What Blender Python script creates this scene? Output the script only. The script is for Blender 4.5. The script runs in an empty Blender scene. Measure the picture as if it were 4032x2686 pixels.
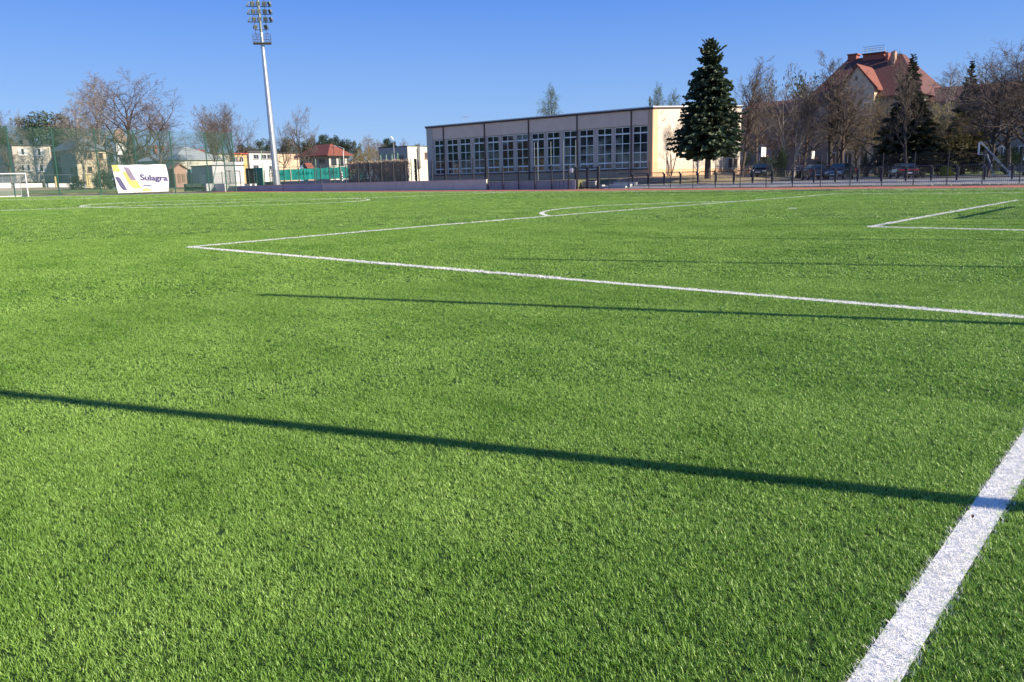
import bpy, math, random
import numpy as np
from mathutils import Vector, Matrix

random.seed(7)
RNG = np.random.default_rng(7)
S = bpy.context.scene
COL = S.collection
R = math.radians

# ------------------------------------------------------------------ camera, sky, sun, exposure
F, YAW, PITCH, ROLL, CX, CY, CH, HALF, YT = (3133.737, 2.292399, -0.200368, -0.023482,
                                            0.596599, -28.752157, 1.290087, 49.578, 27.898)
PW, PH = 4032.0, 2686.0
CAM = np.array([CX, CY, CH])
_f = np.array([math.cos(YAW)*math.cos(PITCH), math.sin(YAW)*math.cos(PITCH), math.sin(PITCH)])
_r = np.array([math.sin(YAW), -math.cos(YAW), 0.0])
_u = np.cross(_r, _f)
AXR = _r*math.cos(ROLL) + _u*math.sin(ROLL)
AXU = np.cross(AXR, _f)
AXF = _f
cam_data = bpy.data.cameras.new('camera')
cam = bpy.data.objects.new('camera', cam_data)
COL.objects.link(cam)
cam_data.sensor_fit = 'HORIZONTAL'
cam_data.sensor_width = 36
cam_data.lens = F/PW*36
cam_data.clip_start = 0.05
cam_data.clip_end = 6000
m = Matrix.Identity(4)
for i in range(3):
    m[i][0] = AXR[i]; m[i][1] = AXU[i]; m[i][2] = -AXF[i]; m[i][3] = CAM[i]
cam.matrix_world = m
S.camera = cam

SUN_AZ, SUN_EL = 19.0, 27.7          # degrees from +X towards +Y, elevation
W = bpy.data.worlds.new('World')
S.world = W
W.use_nodes = True
nt = W.node_tree
bg = nt.nodes['Background']
sky = nt.nodes.new('ShaderNodeTexSky')
sky.sky_type = 'NISHITA'
sky.sun_disc = False
sky.sun_elevation = R(SUN_EL)
sky.sun_rotation = R(90-SUN_AZ)
sky.altitude = 0
sky.air_density = 1.0
sky.dust_density = 0.15
sky.ozone_density = 2.5
mx = nt.nodes.new('ShaderNodeMix'); mx.data_type = 'RGBA'
mx.inputs['Factor'].default_value = 0.80
# deep clear-air blue that darkens evenly from the horizon to the zenith, mixed into the physical sky
tcw = nt.nodes.new('ShaderNodeTexCoord'); spw = nt.nodes.new('ShaderNodeSeparateXYZ'); rw = nt.nodes.new('ShaderNodeValToRGB')
nt.links.new(tcw.outputs['Generated'], spw.inputs[0]); nt.links.new(spw.outputs[2], rw.inputs['Fac'])
els = rw.color_ramp.elements
els[0].position = 0.0; els[0].color = (0.325, 0.570, 0.96, 1)
els[1].position = 1.0; els[1].color = (0.085, 0.220, 0.66, 1)
e_ = els.new(0.22); e_.color = (0.078, 0.270, 0.90, 1)
sc_ = nt.nodes.new('ShaderNodeVectorMath'); sc_.operation = 'SCALE'; sc_.inputs['Scale'].default_value = 7.8
nt.links.new(rw.outputs['Color'], sc_.inputs[0]); nt.links.new(sc_.outputs[0], mx.inputs['B'])
nt.links.new(sky.outputs[0], mx.inputs['A'])
nt.links.new(mx.outputs['Result'], bg.inputs['Color'])
bg.inputs['Strength'].default_value = 0.069

sl = bpy.data.lights.new('sun', 'SUN')
sl.energy = 5.0
sl.angle = R(0.53)
sl.color = (1.0, 0.88, 0.70)
so = bpy.data.objects.new('sun', sl)
COL.objects.link(so)
sd = Vector((math.cos(R(SUN_EL))*math.cos(R(SUN_AZ)), math.cos(R(SUN_EL))*math.sin(R(SUN_AZ)), math.sin(R(SUN_EL))))
so.rotation_euler = sd.to_track_quat('Z', 'Y').to_euler()
S.view_settings.view_transform = 'Standard'
S.view_settings.look = 'None'
S.view_settings.gamma = 1
S.view_settings.use_curve_mapping = False
S.view_settings.exposure = 0.9
S.cycles.max_bounces = 6
S.cycles.transparent_max_bounces = 16

# ------------------------------------------------------------------ measuring: photo pixel -> point in the place
def _ray(px, py):
    return AXF + AXR*(px-PW/2)/F - AXU*(py-PH/2)/F
def at_y(px, py, Y):
    d = _ray(px, py); return CAM + d*(Y-CY)/d[1]
def at_x(px, py, X):
    d = _ray(px, py); return CAM + d*(X-CX)/d[0]
def at_d(px, py, dist):
    d = _ray(px, py); return CAM + d*dist/math.hypot(d[0], d[1])

# ------------------------------------------------------------------ ground heights
ZC = (0.218001, -0.108936, -0.111145, -0.056496, 0.073333, -0.02639, 0.136569)
def zf(X, Y):
    """height of the gently crowned pitch"""
    x = np.clip(-np.asarray(X, float), -10, 125)/50
    y = np.clip(np.asarray(Y, float), -45, 38)/30
    c = ZC
    return c[0]*x*x+c[1]*x*y+c[2]*y*y+c[3]*x*x*y+c[4]*x*y*y+c[5]*x**3+c[6]*y**3
def sst(a, b, v):
    t = min(1.0, max(0.0, (v-a)/(b-a))); return t*t*(3-2*t)
def lerp(a, b, t): return a+(b-a)*t
def interp(v, xs, ys): return float(np.interp(v, xs, ys))
WALL_Y = 37.0
def gz(X, Y):
    """height of the surrounding terrain"""
    X = float(X); Y = float(Y)
    if Y <= WALL_Y+0.06 and X > -124:
        return float(zf(X, Y))
    # behind the long side
    zl = interp(Y, [37, 45, 50, 62, 100, 200], [1.03, 1.08, 1.2, 1.3, 1.2, 1.3])
    if X < -100: zl = lerp(zl, interp(Y, [37, 44, 60], [0.95, 1.2, 1.3]), sst(-100, -118, X))
    zr = interp(Y, [37.6, 39.3, 45, 60, 80, 120], [0.13, 0.44, 0.47, 0.52, 0.8, 1.1])
    if X > -48.5:
        zle = lerp(zr, zl, sst(40.6, 46.5, Y))
        zb = lerp(zle, zr, sst(-47.5, -38.5, X))
        zb += 0.42*sst(-34.0, -38, X)*(1-0.9*sst(-40, -46, X))*sst(41.4, 45, Y)*(1-sst(58, 66, Y))
    else: zb = zl
    if X > -118: return zb
    # behind the far goal
    zq = interp(-X, [118, 124, 132, 142, 200], [0.75, 0.8, 1.15, 1.72, 2.15])
    zq = lerp(zq, min(zq, 1.15+0.0*X), sst(22, 34, Y))
    if Y > WALL_Y: return lerp(zq, zb, sst(37, 45, Y)) if X < -124 else zb
    return zq

# ------------------------------------------------------------------ scene helpers
def tag(o, label=None, cat=None, group=None, kind=None):
    if label: o['label'] = label
    if cat: o['category'] = cat
    if group: o['group'] = group
    if kind: o['kind'] = kind
    return o
def thing(name, label, cat, loc=(0, 0, 0), rz=0.0, group=None):
    o = bpy.data.objects.new(name, None)
    o.empty_display_size = 0.2
    COL.objects.link(o)
    o.location = loc; o.rotation_euler = (0, 0, rz)
    return tag(o, label, cat, group)
def children(o): return [c for c in bpy.data.objects if c.parent is o]
def copy_tree(o, kids, parent=None):
    c = o.copy(); COL.objects.link(c)
    if parent is not None: c.parent = parent
    for ch in kids.get(o.name, []): copy_tree(ch, kids, c)
    return c
def kid_map(root):
    d = {}
    def rec(o):
        d[o.name] = children(o)
        for c in d[o.name]: rec(c)
    rec(root); return d

class MB:
    """collects boxes, bars and tubes into one mesh"""
    def __init__(s): s.v = []; s.f = []
    def add(s, vs, fs):
        b = len(s.v); s.v.extend([tuple(float(q) for q in v) for v in vs]); s.f.extend([tuple(i+b for i in f) for f in fs]); return s
    def box(s, x0, x1, y0, y1, z0, z1):
        x0, x1 = sorted((x0, x1)); y0, y1 = sorted((y0, y1)); z0, z1 = sorted((z0, z1))
        return s.add([(x0,y0,z0),(x1,y0,z0),(x1,y1,z0),(x0,y1,z0),(x0,y0,z1),(x1,y0,z1),(x1,y1,z1),(x0,y1,z1)],
                     [(0,3,2,1),(4,5,6,7),(0,1,5,4),(1,2,6,5),(2,3,7,6),(3,0,4,7)])
    def quad(s, a, b, c, d): return s.add([a, b, c, d], [(0,1,2,3)])
    def poly(s, pts): return s.add(pts, [tuple(range(len(pts)))])
    def prism(s, poly, axis, a0, a1):
        """poly: 2-D points; axis: extrusion axis x/y/z"""
        n = len(poly)
        def P(p, a):
            if axis == 'x': return (a, p[0], p[1])
            if axis == 'y': return (p[0], a, p[1])
            return (p[0], p[1], a)
        vs = [P(p, a0) for p in poly]+[P(p, a1) for p in poly]
        fs = [tuple(range(n))[::-1], tuple(range(n, 2*n))]+[(i, (i+1) % n, n+(i+1) % n, n+i) for i in range(n)]
        return s.add(vs, fs)
    def tube(s, pts, rad, n=6, cap=True):
        pts = [Vector([float(q) for q in p]) for p in pts]
        if not hasattr(rad, '__len__'): rad = [rad]*len(pts)
        rings = []
        prev = None
        for i, p in enumerate(pts):
            d = (pts[min(i+1, len(pts)-1)]-pts[max(i-1, 0)])
            if d.length < 1e-9: d = Vector((0, 0, 1))
            d.normalize()
            ref = Vector((0, 0, 1)) if abs(d.z) < 0.95 else Vector((1, 0, 0))
            a = d.cross(ref).normalized(); b = d.cross(a)
            rings.append([p+(a*math.cos(2*math.pi*k/n)+b*math.sin(2*math.pi*k/n))*rad[i] for k in range(n)])
        vs = [q for r in rings for q in r]
        fs = []
        for i in range(len(rings)-1):
            for k in range(n):
                fs.append((i*n+k, i*n+(k+1) % n, (i+1)*n+(k+1) % n, (i+1)*n+k))
        if cap and n > 2:
            fs.append(tuple(range(n))[::-1]); fs.append(tuple((len(rings)-1)*n+k for k in range(n)))
        return s.add(vs, fs)
    def cyl(s, c, r, h, n=12, axis='z'):
        c = Vector(c); e = {'x': Vector((1,0,0)), 'y': Vector((0,1,0)), 'z': Vector((0,0,1))}[axis]
        return s.tube([c, c+e*h], r, n)
    def build(s, name, mat, parent=None, world=False, smooth=False, loc=None):
        me = bpy.data.meshes.new(name)
        off = Vector((0, 0, 0))
        if world and parent is not None:
            o = parent
            while o is not None: off = off+Vector(o.location); o = o.parent
        me.from_pydata([(v[0]-off.x, v[1]-off.y, v[2]-off.z) for v in s.v], [], s.f)
        me.update()
        if smooth:
            me.polygons.foreach_set('use_smooth', [True]*len(me.polygons))
        me.materials.append(mat)
        ob = bpy.data.objects.new(name, me)
        COL.objects.link(ob)
        if parent is not None: ob.parent = parent
        if loc is not None: ob.location = loc
        return ob
def share(name, me, parent=None, loc=(0,0,0), rot=(0,0,0), scale=(1,1,1)):
    ob = bpy.data.objects.new(name, me); COL.objects.link(ob)
    if parent is not None: ob.parent = parent
    ob.location = loc; ob.rotation_euler = rot; ob.scale = scale
    return ob

# ------------------------------------------------------------------ materials
def mat(name, col, rough=0.8, var=0.12, scale=3.0, metal=0.0, bump=0.0, bscale=40.0, spec=0.5, detail=4, trans=0.0,
        col2=None, stretch=None, alpha=1.0, rnd=0.0, coat=0.0):
    M = bpy.data.materials.new(name); M.use_nodes = True
    n = M.node_tree; L = n.links
    b = n.nodes['Principled BSDF']; out = n.nodes['Material Output']
    tc = n.nodes.new('ShaderNodeTexCoord')
    mp = n.nodes.new('ShaderNodeMapping'); L.new(tc.outputs['Object'], mp.inputs[0])
    if stretch: mp.inputs['Scale'].default_value = stretch
    nz = n.nodes.new('ShaderNodeTexNoise'); nz.inputs['Scale'].default_value = scale; nz.inputs['Detail'].default_value = detail
    L.new(mp.outputs[0], nz.inputs['Vector'])
    cr = n.nodes.new('ShaderNodeValToRGB')
    c1 = [max(0, c*(1-var)) for c in col]; c2 = [min(1, c*(1+var)) for c in col] if col2 is None else list(col2)
    cr.color_ramp.elements[0].position = 0.32; cr.color_ramp.elements[1].position = 0.68
    cr.color_ramp.elements[0].color = (*c1, 1); cr.color_ramp.elements[1].color = (*c2, 1)
    L.new(nz.outputs['Fac'], cr.inputs['Fac'])
    src = cr.outputs['Color']
    if rnd:
        oi = n.nodes.new('ShaderNodeObjectInfo'); h = n.nodes.new('ShaderNodeHueSaturation')
        mr = n.nodes.new('ShaderNodeMapRange'); mr.inputs['To Min'].default_value = 1-rnd; mr.inputs['To Max'].default_value = 1+rnd
        L.new(oi.outputs['Random'], mr.inputs['Value']); L.new(mr.outputs[0], h.inputs['Value']); L.new(src, h.inputs['Color']); src = h.outputs['Color']
    L.new(src, b.inputs['Base Color'])
    b.inputs['Roughness'].default_value = rough; b.inputs['Metallic'].default_value = metal
    b.inputs['Specular IOR Level'].default_value = spec
    if coat: b.inputs['Coat Weight'].default_value = coat; b.inputs['Coat Roughness'].default_value = 0.05
    if bump:
        nb = n.nodes.new('ShaderNodeTexNoise'); nb.inputs['Scale'].default_value = bscale; nb.inputs['Detail'].default_value = 5
        L.new(mp.outputs[0], nb.inputs['Vector'])
        bp = n.nodes.new('ShaderNodeBump'); bp.inputs['Strength'].default_value = bump; bp.inputs['Distance'].default_value = 0.02
        L.new(nb.outputs['Fac'], bp.inputs['Height']); L.new(bp.outputs[0], b.inputs['Normal'])
    if trans:
        tr = n.nodes.new('ShaderNodeBsdfTranslucent'); mx = n.nodes.new('ShaderNodeMixShader'); mx.inputs[0].default_value = trans
        L.new(src, tr.inputs['Color']); L.new(b.outputs[0], mx.inputs[1]); L.new(tr.outputs[0], mx.inputs[2]); L.new(mx.outputs[0], out.inputs['Surface'])
    if alpha < 1: b.inputs['Alpha'].default_value = alpha
    return M

def turf_mat(name, c_lo, c_hi, rough, spec, trans=0.0, gloss_bump=0.6):
    """artificial turf: colour mottled at several scales in world metres"""
    M = bpy.data.materials.new(name); M.use_nodes = True
    n = M.node_tree; L = n.links
    b = n.nodes['Principled BSDF']; out = n.nodes['Material Output']
    g = n.nodes.new('ShaderNodeNewGeometry')
    def noise(sc, det=3, rough_=0.5, sx=1, sy=1):
        mp = n.nodes.new('ShaderNodeMapping'); mp.inputs['Scale'].default_value = (sx, sy, 0.0); L.new(g.outputs['Position'], mp.inputs[0])
        z = n.nodes.new('ShaderNodeTexNoise'); z.inputs['Scale'].default_value = sc; z.inputs['Detail'].default_value = det
        z.inputs['Roughness'].default_value = rough_
        L.new(mp.outputs[0], z.inputs['Vector']); return z.outputs['Fac']
    a = noise(0.55, 4, 0.6, 1, 1); c = noise(2.3, 5, 0.65, 0.55, 1.6); d = noise(75, 3, 0.75)
    def math_(op, x, y):
        q = n.nodes.new('ShaderNodeMath'); q.operation = op
        for i, w in enumerate((x, y)):
            if isinstance(w, (int, float)): q.inputs[i].default_value = w
            else: L.new(w, q.inputs[i])
        return q.outputs[0]
    s = math_('ADD', math_('MULTIPLY', a, 0.30), math_('ADD', math_('MULTIPLY', c, 0.28), math_('MULTIPLY', d, 0.42)))
    cr = n.nodes.new('ShaderNodeValToRGB'); cr.color_ramp.elements[0].position = 0.36; cr.color_ramp.elements[1].position = 0.64
    cr.color_ramp.elements[0].color = (*c_lo, 1); cr.color_ramp.elements[1].color = (*c_hi, 1)
    L.new(s, cr.inputs['Fac']); src = cr.outputs['Color']
    L.new(src, b.inputs['Base Color'])
    b.inputs['Roughness'].default_value = rough; b.inputs['Specular IOR Level'].default_value = spec
    if gloss_bump:
        bp = n.nodes.new('ShaderNodeBump'); bp.inputs['Strength'].default_value = gloss_bump; bp.inputs['Distance'].default_value = 0.03
        L.new(noise(35, 6, 0.8), bp.inputs['Height']); L.new(bp.outputs[0], b.inputs['Normal'])
    if trans:
        tr = n.nodes.new('ShaderNodeBsdfTranslucent'); mx = n.nodes.new('ShaderNodeMixShader'); mx.inputs[0].default_value = trans
        L.new(src, tr.inputs['Color']); L.new(b.outputs[0], mx.inputs[1]); L.new(tr.outputs[0], mx.inputs[2]); L.new(mx.outputs[0], out.inputs['Surface'])
    return M

def net_mat(name, col, alpha):
    """very fine netting: mostly open, seen as a veil"""
    M = bpy.data.materials.new(name); M.use_nodes = True
    n = M.node_tree; L = n.links
    b = n.nodes['Principled BSDF']; b.inputs['Base Color'].default_value = (*col, 1); b.inputs['Roughness'].default_value = 0.7
    g = n.nodes.new('ShaderNodeNewGeometry'); sp = n.nodes.new('ShaderNodeSeparateXYZ'); L.new(g.outputs['Position'], sp.inputs[0])
    wv = n.nodes.new('ShaderNodeMath'); wv.operation = 'PINGPONG'; wv.inputs[1].default_value = 0.18; L.new(sp.outputs[2], wv.inputs[0])
    mr = n.nodes.new('ShaderNodeMapRange'); mr.inputs['From Max'].default_value = 0.18
    mr.inputs['To Min'].default_value = alpha*0.9; mr.inputs['To Max'].default_value = min(1, alpha*1.1)
    L.new(wv.outputs[0], mr.inputs['Value']); L.new(mr.outputs[0], b.inputs['Alpha'])
    return M

M = {}
M['turf'] = turf_mat('turf', (0.018, 0.045, 0.008), (0.040, 0.085, 0.015), 0.7, 0.2)
M['blade'] = turf_mat('turf_blade', (0.095, 0.235, 0.012), (0.370, 0.560, 0.120), 0.44, 0.5, 0.28, 0)
M['white_line'] = mat('white_turf', (0.66, 0.655, 0.64), 0.6, 0.05, 8, bump=0.3)
M['white_blade'] = mat('white_blade', (0.82, 0.81, 0.78), 0.45, 0.05, 8, trans=0.2)
M['track'] = mat('red_track', (0.37, 0.105, 0.075), 0.9, 0.12, 0.8, bump=0.3, bscale=60)
M['grey_strip'] = mat('grey_strip', (0.22, 0.22, 0.24), 0.9, 0.12, 1.5)
M['ground'] = mat('grass_ground', (0.085, 0.115, 0.035), 0.95, 0.25, 0.35, col2=(0.25, 0.21, 0.11), detail=8, bump=0.5, bscale=5)
M['lawn'] = mat('lawn', (0.11, 0.17, 0.04), 0.95, 0.25, 0.6, col2=(0.16, 0.21, 0.06), detail=8, bump=0.5, bscale=20)
M['drygrass'] = mat('dry_grass', (0.30, 0.24, 0.14), 0.95, 0.2, 0.5, detail=8, bump=0.4, bscale=20)
M['asphalt'] = mat('asphalt', (0.14, 0.14, 0.145), 0.9, 0.15, 0.5, detail=8, bump=0.25, bscale=60)
M['paving'] = mat('light_paving', (0.36, 0.35, 0.32), 0.9, 0.1, 1.2, bump=0.2)
M['earth'] = mat('brown_earth', (0.27, 0.17, 0.11), 0.95, 0.2, 0.8, detail=8, bump=0.6, bscale=12)
M['bank'] = mat('bank_slabs', (0.24, 0.24, 0.245), 0.9, 0.15, 1.2, detail=6, bump=0.4, bscale=10)
M['concrete'] = mat('concrete', (0.42, 0.43, 0.44), 0.85, 0.08, 1.2, bump=0.15)
M['concrete_b'] = mat('smooth_grey_panel', (0.58, 0.56, 0.46), 0.75, 0.05, 0.8)
M['whitewall'] = mat('white_render', (0.66, 0.66, 0.65), 0.85, 0.05, 1.0)
M['white'] = mat('white_paint', (0.80, 0.80, 0.79), 0.45, 0.03, 3)
M['steel'] = mat('galvanised_steel', (0.55, 0.57, 0.58), 0.38, 0.08, 1.5, metal=0.75)
M['darksteel'] = mat('dark_steel', (0.10, 0.105, 0.115), 0.55, 0.1, 4, metal=0.3)
M['anthracite'] = mat('anthracite_coat', (0.030, 0.033, 0.042), 0.5, 0.1, 4)
M['green_post'] = mat('green_coat', (0.022, 0.120, 0.085), 0.5, 0.1, 4)
M['green_dark'] = mat('dark_green_coat', (0.015, 0.045, 0.035), 0.5, 0.1, 4)
M['green_frame'] = mat('pale_green_frame', (0.20, 0.36, 0.22), 0.6, 0.1, 4)
M['fl_back'] = mat('floodlight_housing', (0.17, 0.20, 0.20), 0.5, 0.1, 6, metal=0.4)
M['fl_front'] = mat('floodlight_lens', (0.60, 0.58, 0.62), 0.25, 0.1, 30)
M['greennet'] = net_mat('green_net', (0.010, 0.060, 0.042), 0.34)
M['goalnet'] = net_mat('goal_net', (0.55, 0.57, 0.58), 0.16)
M['teal'] = mat('teal_windscreen', (0.05, 0.55, 0.41), 0.75, 0.10, 1.0, trans=0.65)
M['teal_dark'] = mat('teal_print', (0.012, 0.20, 0.17), 0.75, 0.10, 1.0)
M['gym_wall'] = mat('gym_beige_wall', (0.84, 0.60, 0.46), 0.9, 0.05, 1.0, detail=6, bump=0.1)
M['gym_pier'] = mat('gym_pier', (0.60, 0.46, 0.38), 0.9, 0.05, 1.2)
M['gym_plinth'] = mat('gym_plinth', (0.50, 0.34, 0.24), 0.9, 0.08, 1.2)
M['gym_end'] = mat('gym_cream_wall', (0.56, 0.49, 0.415), 0.9, 0.03, 0.5)
M['gym_end_peach'] = mat('gym_peach_band', (0.66, 0.42, 0.255), 0.9, 0.05, 0.5)
M['gym_roof'] = mat('gym_roof_edge', (0.62, 0.62, 0.62), 0.5, 0.05, 2)
M['brownpipe'] = mat('brown_metal', (0.065, 0.040, 0.036), 0.5, 0.1, 5)
M['frame'] = mat('white_frame', (0.88, 0.86, 0.84), 0.45, 0.04, 3)
M['cream'] = mat('cream_render', (0.56, 0.485, 0.36), 0.9, 0.05, 0.6, detail=6)
M['cream_worn'] = mat('worn_cream_render', (0.52, 0.475, 0.41), 0.9, 0.12, 0.5, detail=8)
M['cream_lt'] = mat('pale_cream_render', (0.63, 0.605, 0.52), 0.9, 0.04, 0.6)
M['grey_shade_render'] = mat('grey_shade_render', (0.30, 0.32, 0.33), 0.9, 0.06, 0.6)  # plain grey for door and frames; on house fronts it carries their shade
M['ochre'] = mat('ochre_render', (0.50, 0.36, 0.15), 0.9, 0.08, 0.6)
M['peach'] = mat('peach_render', (0.52, 0.39, 0.28), 0.9, 0.05, 0.6)
M['school'] = mat('school_render', (0.27, 0.235, 0.21), 0.92, 0.10, 0.4, detail=8)
M['school_lt'] = mat('school_pale_render', (0.38, 0.37, 0.40), 0.92, 0.08, 0.4, detail=8)
M['school_beige'] = mat('school_beige_gable', (0.62, 0.49, 0.36), 0.92, 0.05, 0.4)
M['redroof'] = mat('red_tile_roof', (0.105, 0.038, 0.031), 0.8, 0.18, 3.0, detail=8, bump=0.4, bscale=15)
M['redroof_b'] = mat('orange_tile_roof', (0.19, 0.058, 0.038), 0.8, 0.15, 2.0, detail=8, bump=0.4, bscale=15)
M['brick'] = mat('red_brick', (0.30, 0.10, 0.075), 0.9, 0.15, 4.0, bump=0.3)
M['greyroof'] = mat('grey_metal_roof', (0.15, 0.17, 0.19), 0.6, 0.08, 2.0)
M['greyroof_lt'] = mat('pale_sheet_roof', (0.33, 0.36, 0.38), 0.6, 0.08, 2.0)
M['tar'] = mat('tar_roof', (0.07, 0.068, 0.075), 0.9, 0.1, 2.0)
M['wood'] = mat('brown_wood', (0.24, 0.15, 0.11), 0.8, 0.15, 3.0, stretch=(1, 1, 8))
M['palewood'] = mat('pale_timber', (0.50, 0.40, 0.18), 0.8, 0.15, 3.0)
M['shed_shade'] = mat('shaded_siding', (0.32, 0.35, 0.36), 0.6, 0.06, 2.0)  # front of the white shed, greyed in colour to stand for its shade
M['shedwhite'] = mat('white_siding', (0.52, 0.51, 0.54), 0.6, 0.04, 2.0)
M['blue'] = mat('blue_container', (0.03, 0.12, 0.17), 0.6, 0.1, 2.0)
M['glass'] = mat('dark_glass', (0.012, 0.018, 0.022), 0.04, 0.3, 1.5, spec=1.0, bump=0.035, bscale=1.3)
M['glass2'] = mat('house_glass', (0.035, 0.04, 0.05), 0.08, 0.3, 1.5, spec=0.8)
M['curtain'] = mat('pale_curtain', (0.55, 0.58, 0.62), 0.8, 0.1, 3)
M['bark'] = mat('grey_brown_bark', (0.105, 0.082, 0.066), 0.95, 0.3, 3.0, detail=6, bump=0.6, bscale=8, rnd=0.2)
M['bark_dk'] = mat('dark_bark', (0.050, 0.042, 0.038), 0.95, 0.3, 3.0, detail=6, bump=0.6, bscale=8)
M['birchbark'] = mat('pale_bark', (0.34, 0.30, 0.25), 0.9, 0.35, 2.5, detail=6, bump=0.3, bscale=8)
M['twig'] = mat('twigs', (0.152, 0.118, 0.092), 0.9, 0.3, 0.6, rnd=0.15)
M['twig_red'] = mat('reddish_budding_twigs', (0.155, 0.120, 0.112), 0.9, 0.3, 0.5, rnd=0.1)
M['twig_yel'] = mat('yellowish_budding_twigs', (0.30, 0.235, 0.11), 0.9, 0.3, 0.5, rnd=0.1)
M['twig_pale'] = mat('pale_birch_twigs', (0.205, 0.175, 0.158), 0.9, 0.3, 0.5, rnd=0.1)
M['bud_yel'] = mat('young_yellow_leaves', (0.25, 0.225, 0.075), 0.8, 0.3, 1.0, trans=0.3)
M['fir'] = mat('fir_needles', (0.034, 0.066, 0.034), 0.55, 0.35, 0.9, col2=(0.120, 0.165, 0.085), detail=5, trans=0.12)  # paler second tone stands for sunlit tips, spread by noise
M['spruce'] = mat('spruce_needles', (0.045, 0.058, 0.034), 0.7, 0.35, 0.7, col2=(0.115, 0.120, 0.068), trans=0.1)
M['pine'] = mat('pine_needles', (0.030, 0.058, 0.032), 0.75, 0.3, 0.6, col2=(0.075, 0.105, 0.060), trans=0.12, rnd=0.2)
M['larch'] = mat('larch_young_needles', (0.115, 0.150, 0.060), 0.8, 0.2, 1.0, trans=0.25)
M['thuja'] = mat('thuja_foliage', (0.026, 0.052, 0.016), 0.8, 0.35, 1.5, col2=(0.060, 0.095, 0.028), trans=0.12, rnd=0.25)
M['hedge_y'] = mat('yellow_green_shrub', (0.16, 0.20, 0.035), 0.8, 0.3, 2.0, trans=0.2)
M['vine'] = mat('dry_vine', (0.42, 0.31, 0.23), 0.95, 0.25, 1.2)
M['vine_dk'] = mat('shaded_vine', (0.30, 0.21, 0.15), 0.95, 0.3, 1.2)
M['ban_white'] = mat('banner_white', (0.50, 0.51, 0.54), 0.6, 0.03, 0.6)
M['ban_yellow'] = mat('banner_yellow', (0.47, 0.34, 0.09), 0.6, 0.04, 1)
M['ban_navy'] = mat('banner_navy', (0.050, 0.048, 0.13), 0.6, 0.06, 1)
M['ban_violet'] = mat('banner_violet', (0.16, 0.135, 0.20), 0.6, 0.06, 1)
M['ban_text'] = mat('banner_letters', (0.055, 0.045, 0.14), 0.6, 0.04, 1)
M['ban_grey'] = mat('banner_small_print', (0.30, 0.31, 0.38), 0.6, 0.04, 1)
M['car_dk'] = mat('dark_green_paint', (0.018, 0.036, 0.034), 0.3, 0.05, 2, coat=1.0)
M['car_grey'] = mat('dark_grey_paint', (0.060, 0.072, 0.085), 0.35, 0.05, 2, coat=1.0)
M['car_black'] = mat('black_paint', (0.012, 0.013, 0.018), 0.3, 0.05, 2, coat=1.0)
M['carglass'] = mat('car_glass', (0.02, 0.03, 0.035), 0.04, 0.1, 2, spec=1.0)
M['rubber'] = mat('tyre_rubber', (0.015, 0.015, 0.015), 0.9, 0.1, 5)
M['rim'] = mat('alloy_rim', (0.60, 0.60, 0.60), 0.3, 0.05, 5, metal=0.7)
M['redlamp'] = mat('red_lamp', (0.45, 0.015, 0.02), 0.25, 0.05, 5)
M['clearlamp'] = mat('clear_lamp', (0.70, 0.72, 0.72), 0.15, 0.05, 5)
M['plate'] = mat('plate_white', (0.65, 0.66, 0.68), 0.5, 0.03, 5)
M['orange'] = mat('orange_ring', (0.60, 0.18, 0.07), 0.5, 0.05, 5)
M['hoop_blue'] = mat('blue_steel', (0.05, 0.08, 0.16), 0.5, 0.1, 5)
M['hoop_steel'] = mat('pale_steel', (0.08, 0.12, 0.20), 0.5, 0.05, 5, metal=0.0)
M['redpaint'] = mat('red_paint', (0.45, 0.06, 0.05), 0.6, 0.05, 3)
M['salmon'] = mat('salmon_paint', (0.36, 0.22, 0.17), 0.7, 0.08, 3)
M['black'] = mat('black_plastic', (0.012, 0.012, 0.013), 0.6, 0.1, 5)
M['leaf_dry'] = mat('dry_leaf', (0.10, 0.045, 0.040), 0.8, 0.2, 30)

# ------------------------------------------------------------------ setting: ground sheets
def sheet(name, xs, ys, zfun, material, kind='structure', dz=0.0):
    vs = [(x, y, zfun(x, y)+dz) for y in ys for x in xs]
    nx = len(xs)
    fs = [(j*nx+i, j*nx+i+1, (j+1)*nx+i+1, (j+1)*nx+i) for j in range(len(ys)-1) for i in range(nx-1)]
    b = MB(); b.v = vs; b.f = fs
    o = b.build(name, material, smooth=True)
    if kind: o['kind'] = kind
    return o
def rng(a, b, st): return list(np.arange(a, b+1e-6, st))
gx = [-3000, -1200, -600, -350, -250]+rng(-210, -128, 4)+[-124, -123.9]+rng(-120, -52, 4)+[-48.6, -48.45]+rng(-46, 30, 4)+[60, 120, 300, 900, 2500]
gy = [-2500, -900, -300, -120, -60]+rng(-48, 28, 4)+[32, 36.9, 37.02, 37.1, 37.6, 38.4, 39.3, 41.4, 41.6]+rng(44, 100, 4)+[120, 160, 250, 500, 1200, 3500]
sheet('ground', gx, gy, lambda x, y: gz(x, y)-(0.06 if (-124 < x and y < 37.06) else 0.0), M['ground'])
TURF_X0, TURF_X1, TURF_Y0, TURF_Y1 = -102.8, 9.0, -34.0, 31.0
sheet('turf_pitch', rng(TURF_X0, TURF_X1, 1.72), rng(TURF_Y0, TURF_Y1, 1.625), zf, M['turf'])
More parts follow.
